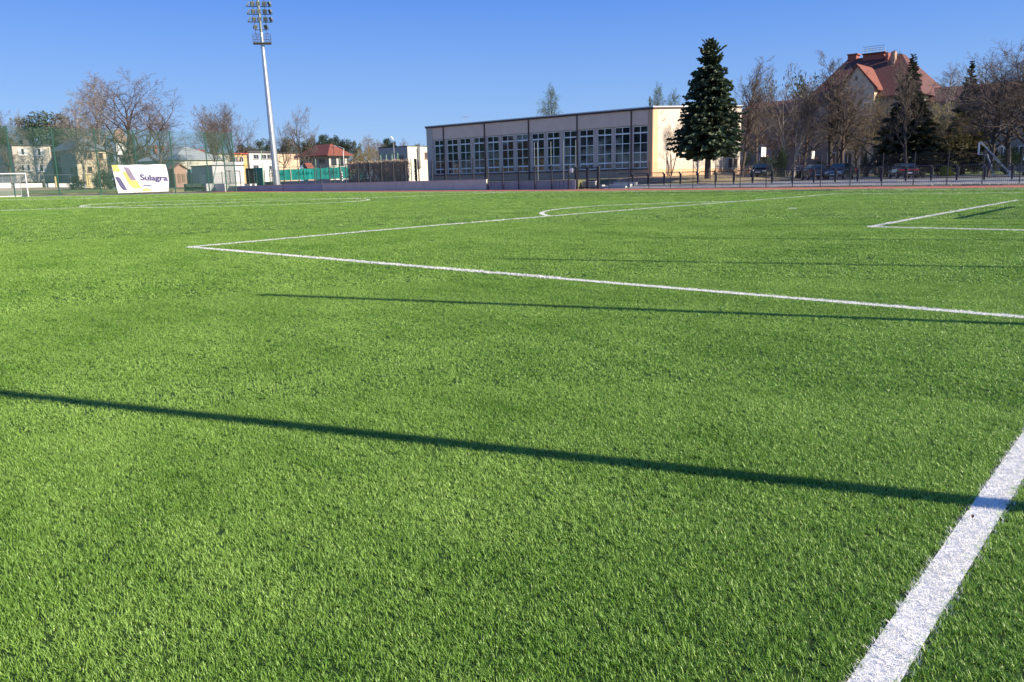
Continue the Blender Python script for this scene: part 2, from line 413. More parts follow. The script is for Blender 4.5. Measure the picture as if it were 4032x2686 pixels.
# red running track along the far side, its bend behind the far goal, and the grey strip round the turf
sheet('running_track', rng(-117, 60, 3), [31.35, 33, 35, 36.85], lambda x, y: float(zf(x, y))-0.012, M['track'])
sheet('running_track', [-118.5, -117, -115.4], rng(-60, 31.3, 3), lambda x, y: float(zf(x, y))-0.012, M['track'])
sheet('asphalt_strip', [-115.38, -110, -106, -102.83], rng(-60, 31.3, 3), lambda x, y: float(zf(x, y))-0.016, M['grey_strip'])
sheet('kerb', rng(-102.8, 60, 3.7), [31.02, 31.33], lambda x, y: float(zf(x, y))+0.0, M['concrete'])
sheet('lawn', [-124, -122, -118.6], rng(-60, 34, 3), lambda x, y: float(zf(x, y))-0.03, M['lawn'])
sheet('lawn', rng(-133.5, -124.2, 2.2), rng(-60, 34, 4), lambda x, y: gz(x, y)+0.03, M['lawn'])
sheet('dry_grass', rng(-146, -134, 3), rng(-60, 30, 3), lambda x, y: gz(x, y)+0.03, M['drygrass'])
# right side: car park, paving, lawns
sheet('car_park', rng(-33.5, 40, 3), rng(41.7, 62, 2.5), lambda x, y: gz(x, y)+0.012, M['asphalt'])
sheet('pavement', rng(-46.5, 40, 3), [39.4, 40.5, 41.55], lambda x, y: gz(x, y)+0.02, M['paving'])
sheet('dry_lawn', rng(-45.5, -33.6, 1.7), rng(42.2, 62, 1.8), lambda x, y: gz(x, y)+0.02, M['drygrass'])
sheet('bare_earth', rng(-48.3, -41.5, 1.7), rng(41.7, 49.6, 1.58), lambda x, y: gz(x, y)+0.03, M['earth'])
sheet('lawn', rng(-30, 40, 3.5), rng(63.2, 92, 3.2), lambda x, y: gz(x, y)+0.02, M['lawn'])
b = MB(); 
for i in range(36):
    x0 = -46+i*2.4
    b.box(x0, x0+2.37, 62.35, 62.5, gz(x0, 62.4)-0.1, gz(x0, 62.4)+0.13)
tag(b.build('kerb', M['paving']), kind='structure')

# embankment of slabs between track and pavement (right of the gate)
em = MB()
n_sl = 36
for i in range(n_sl):
    x0 = -45.3+i*1.5
    for (y0, y1) in ((37.55, 38.1), (38.12, 38.68), (38.7, 39.25)):
        jz = random.uniform(0, 0.02)
        za, zb_ = gz(x0, y0)+0.03+jz, gz(x0, y1)+0.03+jz
        em.add([(x0, y0, za), (x0+1.48, y0, za), (x0+1.48, y1, zb_), (x0, y1, zb_), (x0, y0, za-.08), (x0+1.48, y0, za-.08), (x0+1.48, y1, zb_-.08), (x0, y1, zb_-.08)],
               [(0,1,2,3),(4,7,6,5),(0,4,5,1),(1,5,6,2),(2,6,7,3),(3,7,4,0)])
tag(em.build('embankment', M['bank']), kind='structure')
em = MB()
for i in range(60):
    x0 = -16+i*0.62
    em.box(x0, x0+random.uniform(.45, .58), 37.2, 37.45, gz(x0, 37.0), gz(x0, 37)+random.uniform(.06, .12))
tag(em.build('kerb', M['paving']), kind='structure')

# ------------------------------------------------------------------ pitch markings
MARKS = []     # (kind, data) for the blades too
def strip_mark(pts, w=0.12):
    pts = [np.array(p, float) for p in pts]
    b = MB(); vs = []
    n = len(pts)
    for i, p in enumerate(pts):
        d = pts[min(i+1, n-1)]-pts[max(i-1, 0)]; d /= np.hypot(*d); q = np.array([-d[1], d[0]])*w/2
        for s_ in (1, -1):
            a = p+q*s_; vs.append((a[0], a[1], float(zf(a[0], a[1]))+0.007))
    b.v = vs; b.f = [(2*i, 2*i+1, 2*i+3, 2*i+2) for i in range(n-1)]
    tag(b.build('pitch_marking', M['white_line']), kind='structure')
    for i in range(n-1): MARKS.append((pts[i], pts[i+1], w/2))
def seg(a, b, st=1.0):
    a = np.array(a, float); b = np.array(b, float); n = max(2, int(np.hypot(*(b-a))/st)+1)
    return [a+(b-a)*t for t in np.linspace(0, 1, n)]
L2 = 2*HALF
for s_ in (0, 1):
    def X(v): return -v if s_ == 0 else -(L2-v)
    strip_mark(seg((X(0), -YT if s_ else -28.6), (X(0), YT)))                                # goal line
    strip_mark(seg((X(0.06), -20.1), (X(16.5), -20.1))); strip_mark(seg((X(0.06), 20.1), (X(16.5), 20.1)))
    strip_mark(seg((X(16.44), -20.04), (X(16.44), 20.04)))
    strip_mark(seg((X(0.06), -9.1), (X(5.5), -9.1))); strip_mark(seg((X(0.06), 9.1), (X(5.5), 9.1)))
    strip_mark(seg((X(5.44), -9.04), (X(5.44), 9.04)))
    a0 = math.acos((16.5-11)/9.09)
    strip_mark([(X(11+9.09*math.cos(t)), 9.09*math.sin(t)) for t in np.linspace(-a0, a0, 40)])
    strip_mark([(X(11)-0.12, 0), (X(11)+.12, 0)], 0.22)
strip_mark(seg((-0.06, YT-.06), (-L2, YT-.06)))
strip_mark(seg((-HALF, -28.5), (-HALF, YT-.12)))
strip_mark([(-HALF+9.09*math.cos(t), 9.09*math.sin(t)) for t in np.linspace(0, 2*math.pi, 90)])
strip_mark([(-HALF-0.12, 0), (-HALF+.12, 0)], 0.22)

# ------------------------------------------------------------------ artificial grass blades (instanced tufts)
def tuft_mesh(name, n, h, w, spread, material, seed):
    r = np.random.default_rng(seed); vs = []; fs = []
    for i in range(n):
        a = r.uniform(0, 2*math.pi); c = np.array([r.normal(0, spread), r.normal(0, spread), 0])
        d = np.array([math.cos(a), math.sin(a), 0]); e = np.array([-d[1], d[0], 0])
        hh = h*r.uniform(0.65, 1.15); lean = hh*abs(r.normal(0.75, 0.5)); ww = w*r.uniform(.7, 1.2)
        p0 = c; p1 = c+d*lean*0.35+np.array([0, 0, hh*0.6]); p2 = c+d*lean+np.array([0, 0, hh])
        k = len(vs)
        vs += [p0-e*ww/2, p0+e*ww/2, p1+e*ww/2*.9, p1-e*ww/2*.9, p2]
        fs += [(k, k+1, k+2, k+3), (k+3, k+2, k+4)]
    me = bpy.data.meshes.new(name); me.from_pydata([tuple(map(float, v)) for v in vs], [], fs); me.materials.append(material)
    me.update()
    return me
def on_mark(P):
    m_ = np.zeros(len(P), bool)
    for a, b_, hw in MARKS:
        d = b_-a; L_ = d@d
        if L_ < 1e-9: continue
        lo = np.minimum(a, b_)-.3; hi = np.maximum(a, b_)+.3
        idx = np.where((P[:, 0] > lo[0]) & (P[:, 0] < hi[0]) & (P[:, 1] > lo[1]) & (P[:, 1] < hi[1]))[0]
        if not len(idx): continue
        Q = P[idx]-a; t = np.clip((Q@d)/L_, 0, 1); dist = np.hypot(*(Q-np.outer(t, d)).T)
        m_[idx[dist < hw]] = True
    return m_
def ring_points(r0, r1, dens, half=R(36.5)):
    n = int(half*(r1*r1-r0*r0)*dens)
    rr = np.sqrt(RNG.uniform(r0*r0, r1*r1, n)); th = YAW+RNG.uniform(-half, half, n)
    P = np.c_[CX+rr*np.cos(th), CY+rr*np.sin(th)]
    ok = (P[:, 0] > TURF_X0+.1) & (P[:, 0] < TURF_X1-.1) & (P[:, 1] > TURF_Y0+.1) & (P[:, 1] < TURF_Y1-.1)
    return P[ok]
def scatter(name, P, tuft_me, smin, smax, seed, tilt):
    me = bpy.data.meshes.new(name)
    me.vertices.add(len(P)); co = np.c_[P, zf(P[:, 0], P[:, 1])-0.002].astype(np.float32)
    me.vertices.foreach_set('co', co.ravel()); me.update()
    ob = bpy.data.objects.new(name, me); COL.objects.link(ob)
    src = bpy.data.objects.new('grass_tuft', tuft_me)     # unlinked source geometry
    ng = bpy.data.node_groups.new(name, 'GeometryNodeTree')
    ng.interface.new_socket('Geometry', in_out='INPUT', socket_type='NodeSocketGeometry')
    ng.interface.new_socket('Geometry', in_out='OUTPUT', socket_type='NodeSocketGeometry')
    N = ng.nodes; L = ng.links
    gi = N.new('NodeGroupInput'); go = N.new('NodeGroupOutput')
    oi = N.new('GeometryNodeObjectInfo'); oi.inputs['Object'].default_value = src; oi.inputs['As Instance'].default_value = True
    ip = N.new('GeometryNodeInstanceOnPoints')
    rv = N.new('FunctionNodeRandomValue'); rv.data_type = 'FLOAT_VECTOR'
    rv.inputs[0].default_value = (-tilt, -tilt, 0); rv.inputs[1].default_value = (tilt, tilt, 2*math.pi); rv.inputs['Seed'].default_value = seed
    rs = N.new('FunctionNodeRandomValue'); rs.data_type = 'FLOAT'
    rs.inputs[2].default_value = smin; rs.inputs[3].default_value = smax; rs.inputs['Seed'].default_value = seed+1
    mv = N.new('GeometryNodeMeshToPoints')
    L.new(gi.outputs[0], mv.inputs['Mesh']); L.new(mv.outputs[0], ip.inputs['Points'])
    L.new(oi.outputs['Geometry'], ip.inputs['Instance'])
    L.new(rv.outputs[0], ip.inputs['Rotation']); L.new(rs.outputs[1], ip.inputs['Scale'])
    L.new(ip.outputs[0], go.inputs[0])
    md = ob.modifiers.new('tufts', 'NODES'); md.node_group = ng
    tag(ob, kind='stuff')
    return ob
RINGS = [(1.6, 5.5, 5200, 8, 0.0165, 0.0025, 0.009), (5.5, 11, 2300, 9, 0.017, 0.0035, 0.012), (11, 24, 620, 11, 0.019, 0.0065, 0.024),
         (24, 52, 130, 12, 0.019, 0.012, 0.050), (52, 135, 30, 12, 0.017, 0.024, 0.11)]
WL = []
for a_, b_, hw in MARKS:                     # points inside the white lines
    n_ = np.hypot(*(b_-a_)); mid_ = (a_+b_)/2; dd = math.hypot(mid_[0]-CX, mid_[1]-CY)
    dens = 4300 if dd < 8 else 2400 if dd < 14 else 2200 if dd < 30 else 1700
    k_ = int(n_*2*hw*dens); d_ = (b_-a_)/n_; q_ = np.array([-d_[1], d_[0]])
    WL.append(a_+np.outer(RNG.uniform(0, n_, k_), d_)+np.outer(RNG.uniform(-hw, hw, k_)*0.97, q_))
WL = np.concatenate(WL)
rel = np.arctan2(WL[:, 1]-CY, WL[:, 0]-CX)-YAW; rel = (rel+math.pi) % (2*math.pi)-math.pi
WL = WL[np.abs(rel) < R(38)]; WD = np.hypot(WL[:, 0]-CX, WL[:, 1]-CY)
for k, (r0, r1, dens, nb, h_, w_, spr) in enumerate(RINGS):
    P = ring_points(r0, r1, dens)
    wm = on_mark(P+RNG.normal(0, 0.006, P.shape))
    g_me = tuft_mesh('green_tuft', nb, h_, w_, spr, M['blade'], 10+k)
    w_me = tuft_mesh('white_tuft', nb, h_*1.25, (w_ if k < 2 else 0.010 if k == 2 else 0.018), min(spr, 0.016), M['white_blade'], 20+k)
    o = scatter('artificial_grass', P[~wm], g_me, 0.75, 1.25, 3+k, 0.25)
    tag(o, 'short green artificial grass blades covering the pitch')
    o2 = scatter('white_line_grass', WL[(WD >= r0) & (WD < r1)], w_me, 0.8, 1.2, 13+k, 0.2)
    tag(o2, 'white artificial grass blades of the pitch lines')


# ------------------------------------------------------------------ walls at the far side
LT = {}
def corner_box(a, c, b_, Y0, py):
    """footprint of an axis-aligned block: near corner seen at pixel column c, its shaded front runs to column a, its sunlit side to column b"""
    X0 = at_y(c, py, Y0)[0]; XL = at_y(a, py, Y0)[0]; YB = at_x(b_, py, X0)[1]
    return float(X0), float(XL), float(YB)

def wall_segment(label, px0, px1, ytop, Y, material, npan=1, th=0.18, z0=None, ztop=None):
    x0 = float(at_y(px0, ytop, Y)[0]); x1 = float(at_y(px1, ytop, Y)[0])
    if ztop is None: ztop = float(at_y((px0+px1)/2, ytop, Y)[2])
    zb = min(float(zf(x0, WALL_Y)), float(zf(x1, WALL_Y)))-0.25 if z0 is None else z0
    t = thing('concrete_wall', label, 'wall', ((x0+x1)/2, Y, zb+0.25), group='walls along the far side of the track')
    w = (x1-x0)/npan
    for i in range(npan):
        q = MB(); q.box(x0+i*w+0.02, x0+(i+1)*w-0.02, Y, Y+th, zb, ztop-0.05)
        q.build('panel', material, t, world=True)
    c = MB(); c.box(x0, x1, Y-0.03, Y+th+0.03, ztop-0.048, ztop); c.build('coping', material, t, world=True)
    return x0, x1, ztop
WF = 36.87
wall_segment('long smooth lavender grey wall between the mast and the gym', 1266, 1915, 713, WF, M['concrete_b'], 6, ztop=1.36)
# lower grey blockwork wall in front of the gym, seen through the mesh fence
x0_, x1_, zt_ = wall_segment('grey panelled wall in front of the gym, left of the gate', 1920, 2266, 712, WF, M['concrete'], 24, ztop=1.10)
wall_segment('pale grey wall just right of the floodlight mast', 1115, 1266, 721, WF, M['concrete'], 2, ztop=1.38)
wall_segment('grey wall section just left of the floodlight mast', 1012, 1113, 723, WF, M['concrete'], 2, ztop=1.28)
wall_segment('grey wall joining the white blocks left of the mast', 886, 1010, 724, WF, M['concrete'], 4, ztop=1.25)
wall_segment('low grey wall behind the green ball net', 664, 884, 742, WF, M['concrete'], 5, ztop=0.98)
# white blocks: their sunlit ends face right
def white_block(label, pxa, pxb, pyt, pyb, X):
    a = at_x(pxa, pyt, X); b2 = at_x(pxb, pyt, X)
    t = thing('white_block_wall', label, 'wall', (X, float(a[1]), float(at_x(pxa, pyb, X)[2])), group='white blocks beside the mast')
    q = MB(); q.box(X-3.2, X, a[1], b2[1], at_x(pxa, pyb, X)[2]-.3, a[2]); q.build('block', M['whitewall'], t, world=True)
    q = MB(); q.box(X-3.25, X+.04, a[1]-.04, b2[1]+.04, a[2]+0.002, a[2]+.06); q.build('coping', M['concrete'], t, world=True)
white_block('wide white low wall left of the floodlight mast', 884, 962, 725, 752, -114.5)
white_block('narrow white pier beside the floodlight mast', 983, 994, 725, 750, -113.5)
white_block('second narrow white pier nearest the mast', 1003, 1010, 724, 749, -113.0)

# ------------------------------------------------------------------ floodlight mast
def floodlight_mast(loc, label, tilt=None, full=True):
    t = thing('floodlight_mast', label, 'floodlight mast', loc, group='floodlight masts at the pitch corners')
    H = 31.2; n = 12
    def rad(z): return 0.55-0.36*z/H
    p = MB()
    zs_ = [0, 6, 12, 18, 24.2]
    p.tube([(0, 0, z) for z in zs_], [rad(z) for z in zs_], n); p.build('pole', M['steel'], t, smooth=False)
    p = MB(); p.tube([(0, 0, 24.202), (0, 0, 28), (0, 0, H)], [.22, .19, .15], 10); p.build('mast_head', M['fl_back'], t)
    for z in (11.5, 22.0, 24.1):
        p = MB(); p.tube([(0, 0, z-.12), (0, 0, z+.12)], rad(z)+.03, 12); p.build('collar', M['steel'], t)
    p = MB(); p.prism([(1.15*math.cos(a), 1.15*math.sin(a)) for a in np.linspace(0, 2*math.pi, 9)[:-1]], 'z', -.7, .35); p.build('base', M['concrete'], t)
    p = MB(); p.cyl((0, 0, .35), .85, .06, 16)
    for k in range(12):
        a = k*math.pi/6; p.cyl((0.74*math.cos(a), .74*math.sin(a), .41), .04, .14, 6)
    p.build('flange', M['steel'], t)
    p = MB(); p.tube([(0.6, 0.0, .4), (0.45, 0, 8), (.36, 0, 16), (.25, 0, 23.5)], .035, 5); p.build('cable_duct', M['darksteel'], t)
    # service basket
    zb = 22.55; w = 1.38; d = .9
    fl = MB(); fl.box(-w, w, -d, d, zb, zb+.10); fl.build('basket_floor', M['darksteel'], t)
    rl = MB()
    for zz in (zb+.45, zb+.85, zb+1.33):
        for (a, c) in (((-w, -d), (w, -d)), ((w, -d), (w, d)), ((w, d), (-w, d)), ((-w, d), (-w, -d))):
            rl.tube([(a[0], a[1], zz), (c[0], c[1], zz)], .028, 4)
    for (x, y) in ((-w, -d), (-w/2, -d), (w/2, -d), (w, -d), (w, d), (-w, d), (-w, 0), (w, 0)):
        rl.tube([(x, y, zb), (x, y, zb+1.33)], .03, 4)
    rl.tube([(-w*.85, -d, zb+.1), (-w*.3, -d, zb+1.25)], .025, 4); rl.tube([(w, -d, zb+.1), (w*.6, -d*.2, zb+.7)], .03, 4)
    rl.build('basket_rail', M['darksteel'], t)
    # crossarms and lights; the lights look down over the pitch, so we see their backs
    rows = [(24.65, 2), (25.8, 5), (26.95, 5), (28.1, 5), (29.25, 5), (30.4, 5)]
    fb = MB(); fb.box(-.39, .39, -.07, .07, 0, .78)
    for k in range(3): fb.box(-.36, .36, .071, .15, .08+k*.24, .23+k*.24)
    fb_o = fb.build('floodlight', M['fl_back'], t)
    ff = MB()
    for i in range(3):
        for j in range(5): ff.box(-.345+j*.142, -.23+j*.142, -.10, -.0705, .05+i*.245, .225+i*.245)
    ff_o = ff.build('lens', M['fl_front'], fb_o)
    br = MB(); br.tube([(-.42, 0, .35), (-.42, 0, -.1), (.42, 0, -.1), (.42, 0, .35)], .03, 4); br_o = br.build('bracket', M['darksteel'], fb_o)
    first = True
    for zr, nl in rows:
        a = MB(); hw = 1.82 if nl > 2 else .9
        a.box(-hw, hw, -.06, .06, zr-.05, zr+.05); a.build('crossarm', M['darksteel'], t)
        xs = [-1.8, -.95, -0.12, .88, 1.78] if nl > 2 else [-.86, .88]
        rots = [95, 28, 24, -8, -52] if nl > 2 else [28, -35]
        if zr in (28.1, 30.4): rots = [98, 26, 30, 5, -55]
        for x, rz in zip(xs, rots):
            if first: o = fb_o; first = False
            else:
                o = fb_o.copy(); COL.objects.link(o)
                for c_ in (ff_o, br_o):
                    k2 = c_.copy(); COL.objects.link(k2); k2.parent = o
            o.location = (x, -.12, zr+.1); o.scale = (.84, .84, .84)
            o.rotation_euler = (R(-24 if abs(rz) < 60 else -35), 0, R(180+rz if nl > 0 else 0))
    for x in (-.84, .88):
        a = MB(); a.tube([(x, .1, 23.9), (x, .1, 30.8)], .05, 5)
        for zz in np.arange(24.1, 30.6, 1.15): a.tube([(x-.22, .1, zz), (x+.22, .1, zz)], .02, 4)
        a.build('climbing_pole', M['darksteel'], t)
    return t
MX, MY, MZ = [float(v) for v in at_d(1092, 741, 139.0)]
mast = floodlight_mast((MX, MY, MZ), 'tall tapered steel floodlight mast left of the gym, with a service basket')
# face of the arms square to the camera, a slight lean as it stands in the photograph
hd = math.atan2(MY-CY, MX-CX)
mast.rotation_euler = Matrix.Rotation(R(-1.25), 3, Vector((math.cos(hd), math.sin(hd), 0))).to_euler() if False else (0, 0, 0)
mast.rotation_mode = 'QUATERNION'
mast.rotation_quaternion = (Matrix.Rotation(R(-1.3), 4, Vector((math.cos(hd), math.sin(hd), 0))) @ Matrix.Rotation(hd-math.pi/2, 4, 'Z')).to_quaternion()
# the twin mast at the near-right corner throws the long thin shadow along the far touchline
m2 = floodlight_mast((21.0, 42.4, 0.45), 'steel floodlight mast beyond the right edge, by the corner of the track')
m2.rotation_euler = (0, 0, R(40))

# ------------------------------------------------------------------ goals
def goal(x, sgn, label, loc_y=0.0):
    """sgn: side on which the net hangs"""
    z0 = float(zf(x, loc_y))
    t = thing('football_goal', label, 'football goal', (x, loc_y, z0), group='football goals')
    hw = 3.66+.06
    for y in (-hw, hw):
        p = MB(); p.tube([(0, y, -.05), (0, y, 2.5)], .06, 10); p.build('post', M['white'], t)
    p = MB(); p.tube([(0, -hw-.06, 2.5), (0, hw+.06, 2.5)], .06, 10); p.build('crossbar', M['white'], t)
    p = MB(); p.tube([(0, -hw, .05), (sgn*2.0, -hw, .05), (sgn*2.0, hw, .05), (0, hw, .05)], .05, 6); p.build('ground_frame', M['white'], t)
    for y in (-hw, hw):
        p = MB(); p.tube([(sgn*2.0, y, .05), (sgn*1.9, y, 2.35)], .035, 6); p.build('net_pole', M['steel'], t)
    nt_ = MB(); tops = []
    for i in range(13):
        y = -hw+i*2*hw/12; sag = .22*math.sin(math.pi*i/12)
        tops.append([(0, y, 2.5), (sgn*.7, y, 2.38-sag), (sgn*1.9, y, 2.33-sag*.6), (sgn*2.0, y, .05)])
    for i in range(12):
        for k in range(3): nt_.quad(tops[i][k], tops[i+1][k], tops[i+1][k+1], tops[i][k+1])
    for s_ in (0, 12): nt_.quad((0, tops[s_][0][1], .05), (0, tops[s_][0][1], 2.5), tops[s_][2], tops[s_][3])
    nt_.build('net', M['goalnet'], t)
    return t
goal(-L2, -1, 'white football goal on the far goal line, cut by the left edge')
goal(0.0, 1, 'white football goal on the near goal line, beyond the right edge')

# ------------------------------------------------------------------ ball-stop net behind the far goal
NX = -110.0
t = thing('ball_stop_net', 'tall dark green ball-stop net on posts behind the far goal, banner tied to it', 'ball net', (NX, 16, float(zf(NX, 16))))
posts = [-14.4, -9.35, -4.3, 0.8, 5.84, 10.87, 15.96, 20.97, 26.03, 31.14, 35.43]
for y in posts:
    p = MB(); p.tube([(NX, y, float(zf(NX, y))-.2), (NX, y, 8.95)], .085, 8); p.build('post', M['green_post'], t, world=True)
q = MB()
for i in range(len(posts)-1):
    y0, y1 = posts[i], posts[i+1]
    for k in range(4):
        ya = y0+(y1-y0)*k/4; yb = y0+(y1-y0)*(k+1)/4
        sa = .1*math.sin(math.pi*k/4); sb = .1*math.sin(math.pi*(k+1)/4)
        q.quad((NX+.1+sa, ya, float(zf(NX, ya))+.1), (NX+.1+sb, yb, float(zf(NX, yb))+.1), (NX+.1+sb, yb, 8.9-sb), (NX+.1+sa, ya, 8.9-sa))
q.build('net', M['greennet'], t, world=True)
for z in (8.9, 4.6):
    p = MB(); p.tube([(NX+.1, y, z) for y in posts], .015, 4); p.build('rope', M['green_post'], t, world=True)
# short return of the net at its right end, with its brace
p = MB(); p.tube([(NX-3.6, 35.9, .3), (NX-3.6, 35.9, 8.9)], .085, 8); p.build('post', M['green_post'], t, world=True)
p = MB(); p.tube([(NX+.05, 31.3, .5), (NX+.05, 33.6, 7.6)], .05, 6); p.build('brace', M['green_post'], t, world=True)
q = MB(); q.quad((NX-.05, 35.5, .6), (NX-3.6, 35.95, .6), (NX-3.6, 35.95, 8.85), (NX-.05, 35.5, 8.85)); q.build('net', M['greennet'], t, world=True)

# poles of the ball-stop net behind the near goal (beyond the right edge): their shadows cross the grass
t = thing('ball_stop_poles', 'row of tall poles behind the near goal line, beyond the right edge', 'net poles', (2.55, 0, 0))
for i in range(16):
    y = -24.05+i*4.65
    p = MB(); p.tube([(2.55, y, -.4), (2.55, y, 6.15+float(zf(0, y)))], .070, 8); p.build('post', M['green_post'], t, world=True)
p = MB(); p.tube([(2.55, -24.05, .35), (2.55, 45.6, .35)], .01, 4); p.build('rope', M['green_post'], t, world=True)

# ------------------------------------------------------------------ banner
BX = NX+.32
def bq(px, py): return np.array([float(v) for v in at_x(px, py, BX)])
TL, TR, BL, BR_ = bq(438, 650.6), bq(651.5, 647), bq(464, 761), bq(664.5, 753.5)
def ban(u, v, off=0.0):
    """u right, v down on the cloth"""
    P = (TL*(1-u)+TR*u)*(1-v)+(BL*(1-u)+BR_*u)*v
    P = P.copy()
    if u > .8: P[1] += .22*((u-.8)/.2)*math.sin(math.pi*min(1, v*1.05))
    P[0] += .06*math.sin(u*9+v*3)*math.sin(v*3.1)+.03*math.sin(u*23+v*7)*v+.10*v*(1-u)+off
    P[2] += .025*math.sin(u*17)*(1-v)
    return tuple(P)
t = thing('banner', 'white advertising banner reading Sulagra with yellow and navy shapes, tied to the green net', 'banner', ban(.5, 1))
b = MB(); NU, NV = 40, 20
b.v = [ban(i/NU, j/NV) for j in range(NV+1) for i in range(NU+1)]
b.f = [(j*(NU+1)+i, (j+1)*(NU+1)+i, (j+1)*(NU+1)+i+1, j*(NU+1)+i+1) for j in range(NV) for i in range(NU)]
cloth = b.build('cloth', M['ban_white'], t, world=True, smooth=True)
def shape2uv(px, py):
    """zoomed banner crop coordinates (2354x1177) -> u, v"""
    P = np.array([400+px/7.356, 620+py/7.356])
    a, b_, c, d = np.array([438, 650.6]), np.array([651.5, 647]), np.array([464, 761]), np.array([664.5, 753.5])
    u = v = .5
    for _ in range(20):
        Q = (a*(1-u)+b_*u)*(1-v)+(c*(1-u)+d*u)*v
        du = (b_-a)*(1-v)+(d-c)*v; dv = (c*(1-u)+d*u)-(a*(1-u)+b_*u)
        st = np.linalg.solve(np.array([du, dv]).T, P-Q); u += st[0]; v += st[1]
    return u, v
def patch(name, left, right, material, n=14, off=.025):
    """shape between a left and a right outline given as crop points"""
    def samp(pts, t_):
        pts = np.array(pts, float); s_ = np.r_[0, np.cumsum(np.hypot(*np.diff(pts, axis=0).T))]; s_ /= s_[-1]
        return np.array([np.interp(t_, s_, pts[:, 0]), np.interp(t_, s_, pts[:, 1])])
    q = MB()
    for j in range(n+1):
        l, r_ = samp(left, j/n), samp(right, j/n)
        for i in range(7):
            p_ = l+(r_-l)*i/6; u, v = shape2uv(*p_); q.v.append(ban(min(max(u, 0), 1), min(max(v, 0), 1), off))
    q.f = [(j*7+i, (j+1)*7+i, (j+1)*7+i+1, j*7+i+1) for j in range(n) for i in range(6)]
    return q.build(name, material, t, world=True, smooth=True)
patch('yellow_square', [(282, 225), (335, 420)], [(445, 222), (545, 412)], M['ban_yellow'])
patch('violet_shape', [(615, 280), (750, 520), (830, 640), (880, 662)], [(700, 283), (770, 310), (880, 480), (985, 660)], M['ban_violet'])
patch('yellow_shape', [(580, 418), (770, 760), (840, 850), (940, 905)], [(680, 412), (790, 600), (860, 665), (1005, 670), (1060, 770), (1130, 890)], M['ban_yellow'])
patch('navy_shape', [(375, 565), (520, 840), (590, 930), (640, 948)], [(430, 562), (500, 580), (560, 660), (730, 945)], M['ban_navy'])
patch('yellow_bar', [(1170, 905), (1172, 975)], [(1290, 898), (1400, 925), (1418, 968)], M['ban_yellow'])
patch('small_print', [(1180, 792), (1185, 822)], [(1415, 795), (1418, 824)], M['ban_text'])
patch('small_print', [(1440, 796), (1442, 822)], [(1505, 797), (1507, 824)], M['ban_grey'])
patch('small_print', [(1560, 800), (1562, 826)], [(1882, 810), (1884, 834)], M['ban_grey'])
patch('small_print', [(1570, 305), (1572, 325)], [(1820, 307), (1822, 327)], M['ban_grey'])
def text_mesh(txt, size=1.0, extrude=0.0):
    cu = bpy.data.curves.new('letters', 'FONT'); cu.body = txt; cu.size = size; cu.extrude = extrude; cu.resolution_u = 3
    cu.offset = 0.0
    ob = bpy.data.objects.new('letters', cu); COL.objects.link(ob)
    bpy.context.view_layer.update()
    me = bpy.data.meshes.new_from_object(ob.evaluated_get(bpy.context.evaluated_depsgraph_get()))
    bpy.data.objects.remove(ob)
    V = np.array([v.co[:] for v in me.vertices]); Fc = [tuple(p.vertices) for p in me.polygons]
    bpy.data.meshes.remove(me)
    return V, Fc
V, Fc = text_mesh('Sulagra')
w_ = V[:, 0].max()-V[:, 0].min(); cap_ = .70
q = MB()
for k_, (sx_, sy_) in enumerate(((0, 0), (.042, 0), (-.042, 0), (0, .035), (0, -.035), (.03, .028), (-.03, -.028), (.03, -.028), (-.03, .028))):
    b0 = len(q.v)
    for vx, vy, _ in V:
        vx, vy = vx+sx_, vy+sy_
        s_ = (vx-V[:, 0].min())/w_
        base = 655+s_*14; px = 1118+s_*(1880-1118)
        py = base-vy/cap_*(165-15*s_); px -= (base-py)*.17
        u, v = shape2uv(px, py); q.v.append(ban(min(u, 1), min(v, 1), .03+.002*k_))
    q.f += [tuple(i+b0 for i in f_) for f_ in Fc]
q.build('lettering', M['ban_text'], t, world=True)
for (u, nm) in ((.32, 'banner_strap'),):
    p = MB(); a = ban(u, 1); p.box(a[0]-.04, a[0]+.02, a[1]-.07, a[1]+.07, a[2]-.45, a[2]+.02); p.build('strap', M['black'], t, world=True)

# ------------------------------------------------------------------ the gym
def V3(a): return tuple(float(q) for q in a)
GY = 50.0
GXL = float(at_y(1683, 600, GY)[0]); GXR = -47.25
GZ0, GZT = 1.0, 8.72
ZW0 = float(at_y(2520, 663, GY)[2]); ZW1 = float(at_y(2520, 495, GY)[2])
GYB = float(at_x(2911, 684, GXR)[1])
gym = thing('sports_hall', 'long beige sports hall with fourteen tall white-framed windows and a sunlit cream end wall', 'sports hall', ((GXL+GXR)/2, GY, 1.15))
b = MB(); b.prism([(GY+.35, GZ0), (GYB, GZ0), (GYB, 9.85), (GY+.35, GZT-.06)], 'x', GXL, GXR); b.build('wall', M['gym_wall'], gym, world=True)
pipes = [float(at_y(x, 600, GY)[0]) for x in (1750, 1911, 2084, 2274, 2486)]
wx = [(1710, 1750), (1760, 1802), (1810.5, 1852), (1865, 1906), (1918, 1964), (1975, 2021), (2032.5, 2079), (2093.6, 2142), (2153, 2203.5), (2219, 2270), (2281, 2336), (2350.5, 2408), (2418.7, 2479), (2490, 2549)]
wins = []
for a, c in wx: wins.append((float(at_y(a, 600, GY)[0]), float(at_y(c, 600, GY)[0])))
# left corner pillar, right corner pillar
b = MB(); b.box(GXL, wins[0][0]-.25, GY-.06, GY+.345, GZ0, GZT-.1); b.build('corner_pillar', M['gym_end'], gym, world=True)
b = MB(); b.box(wins[-1][1]+.12, GXR, GY-.06, GY+.345, GZ0, GZT-.1); b.build('corner_pillar', M['gym_end_peach'], gym, world=True)
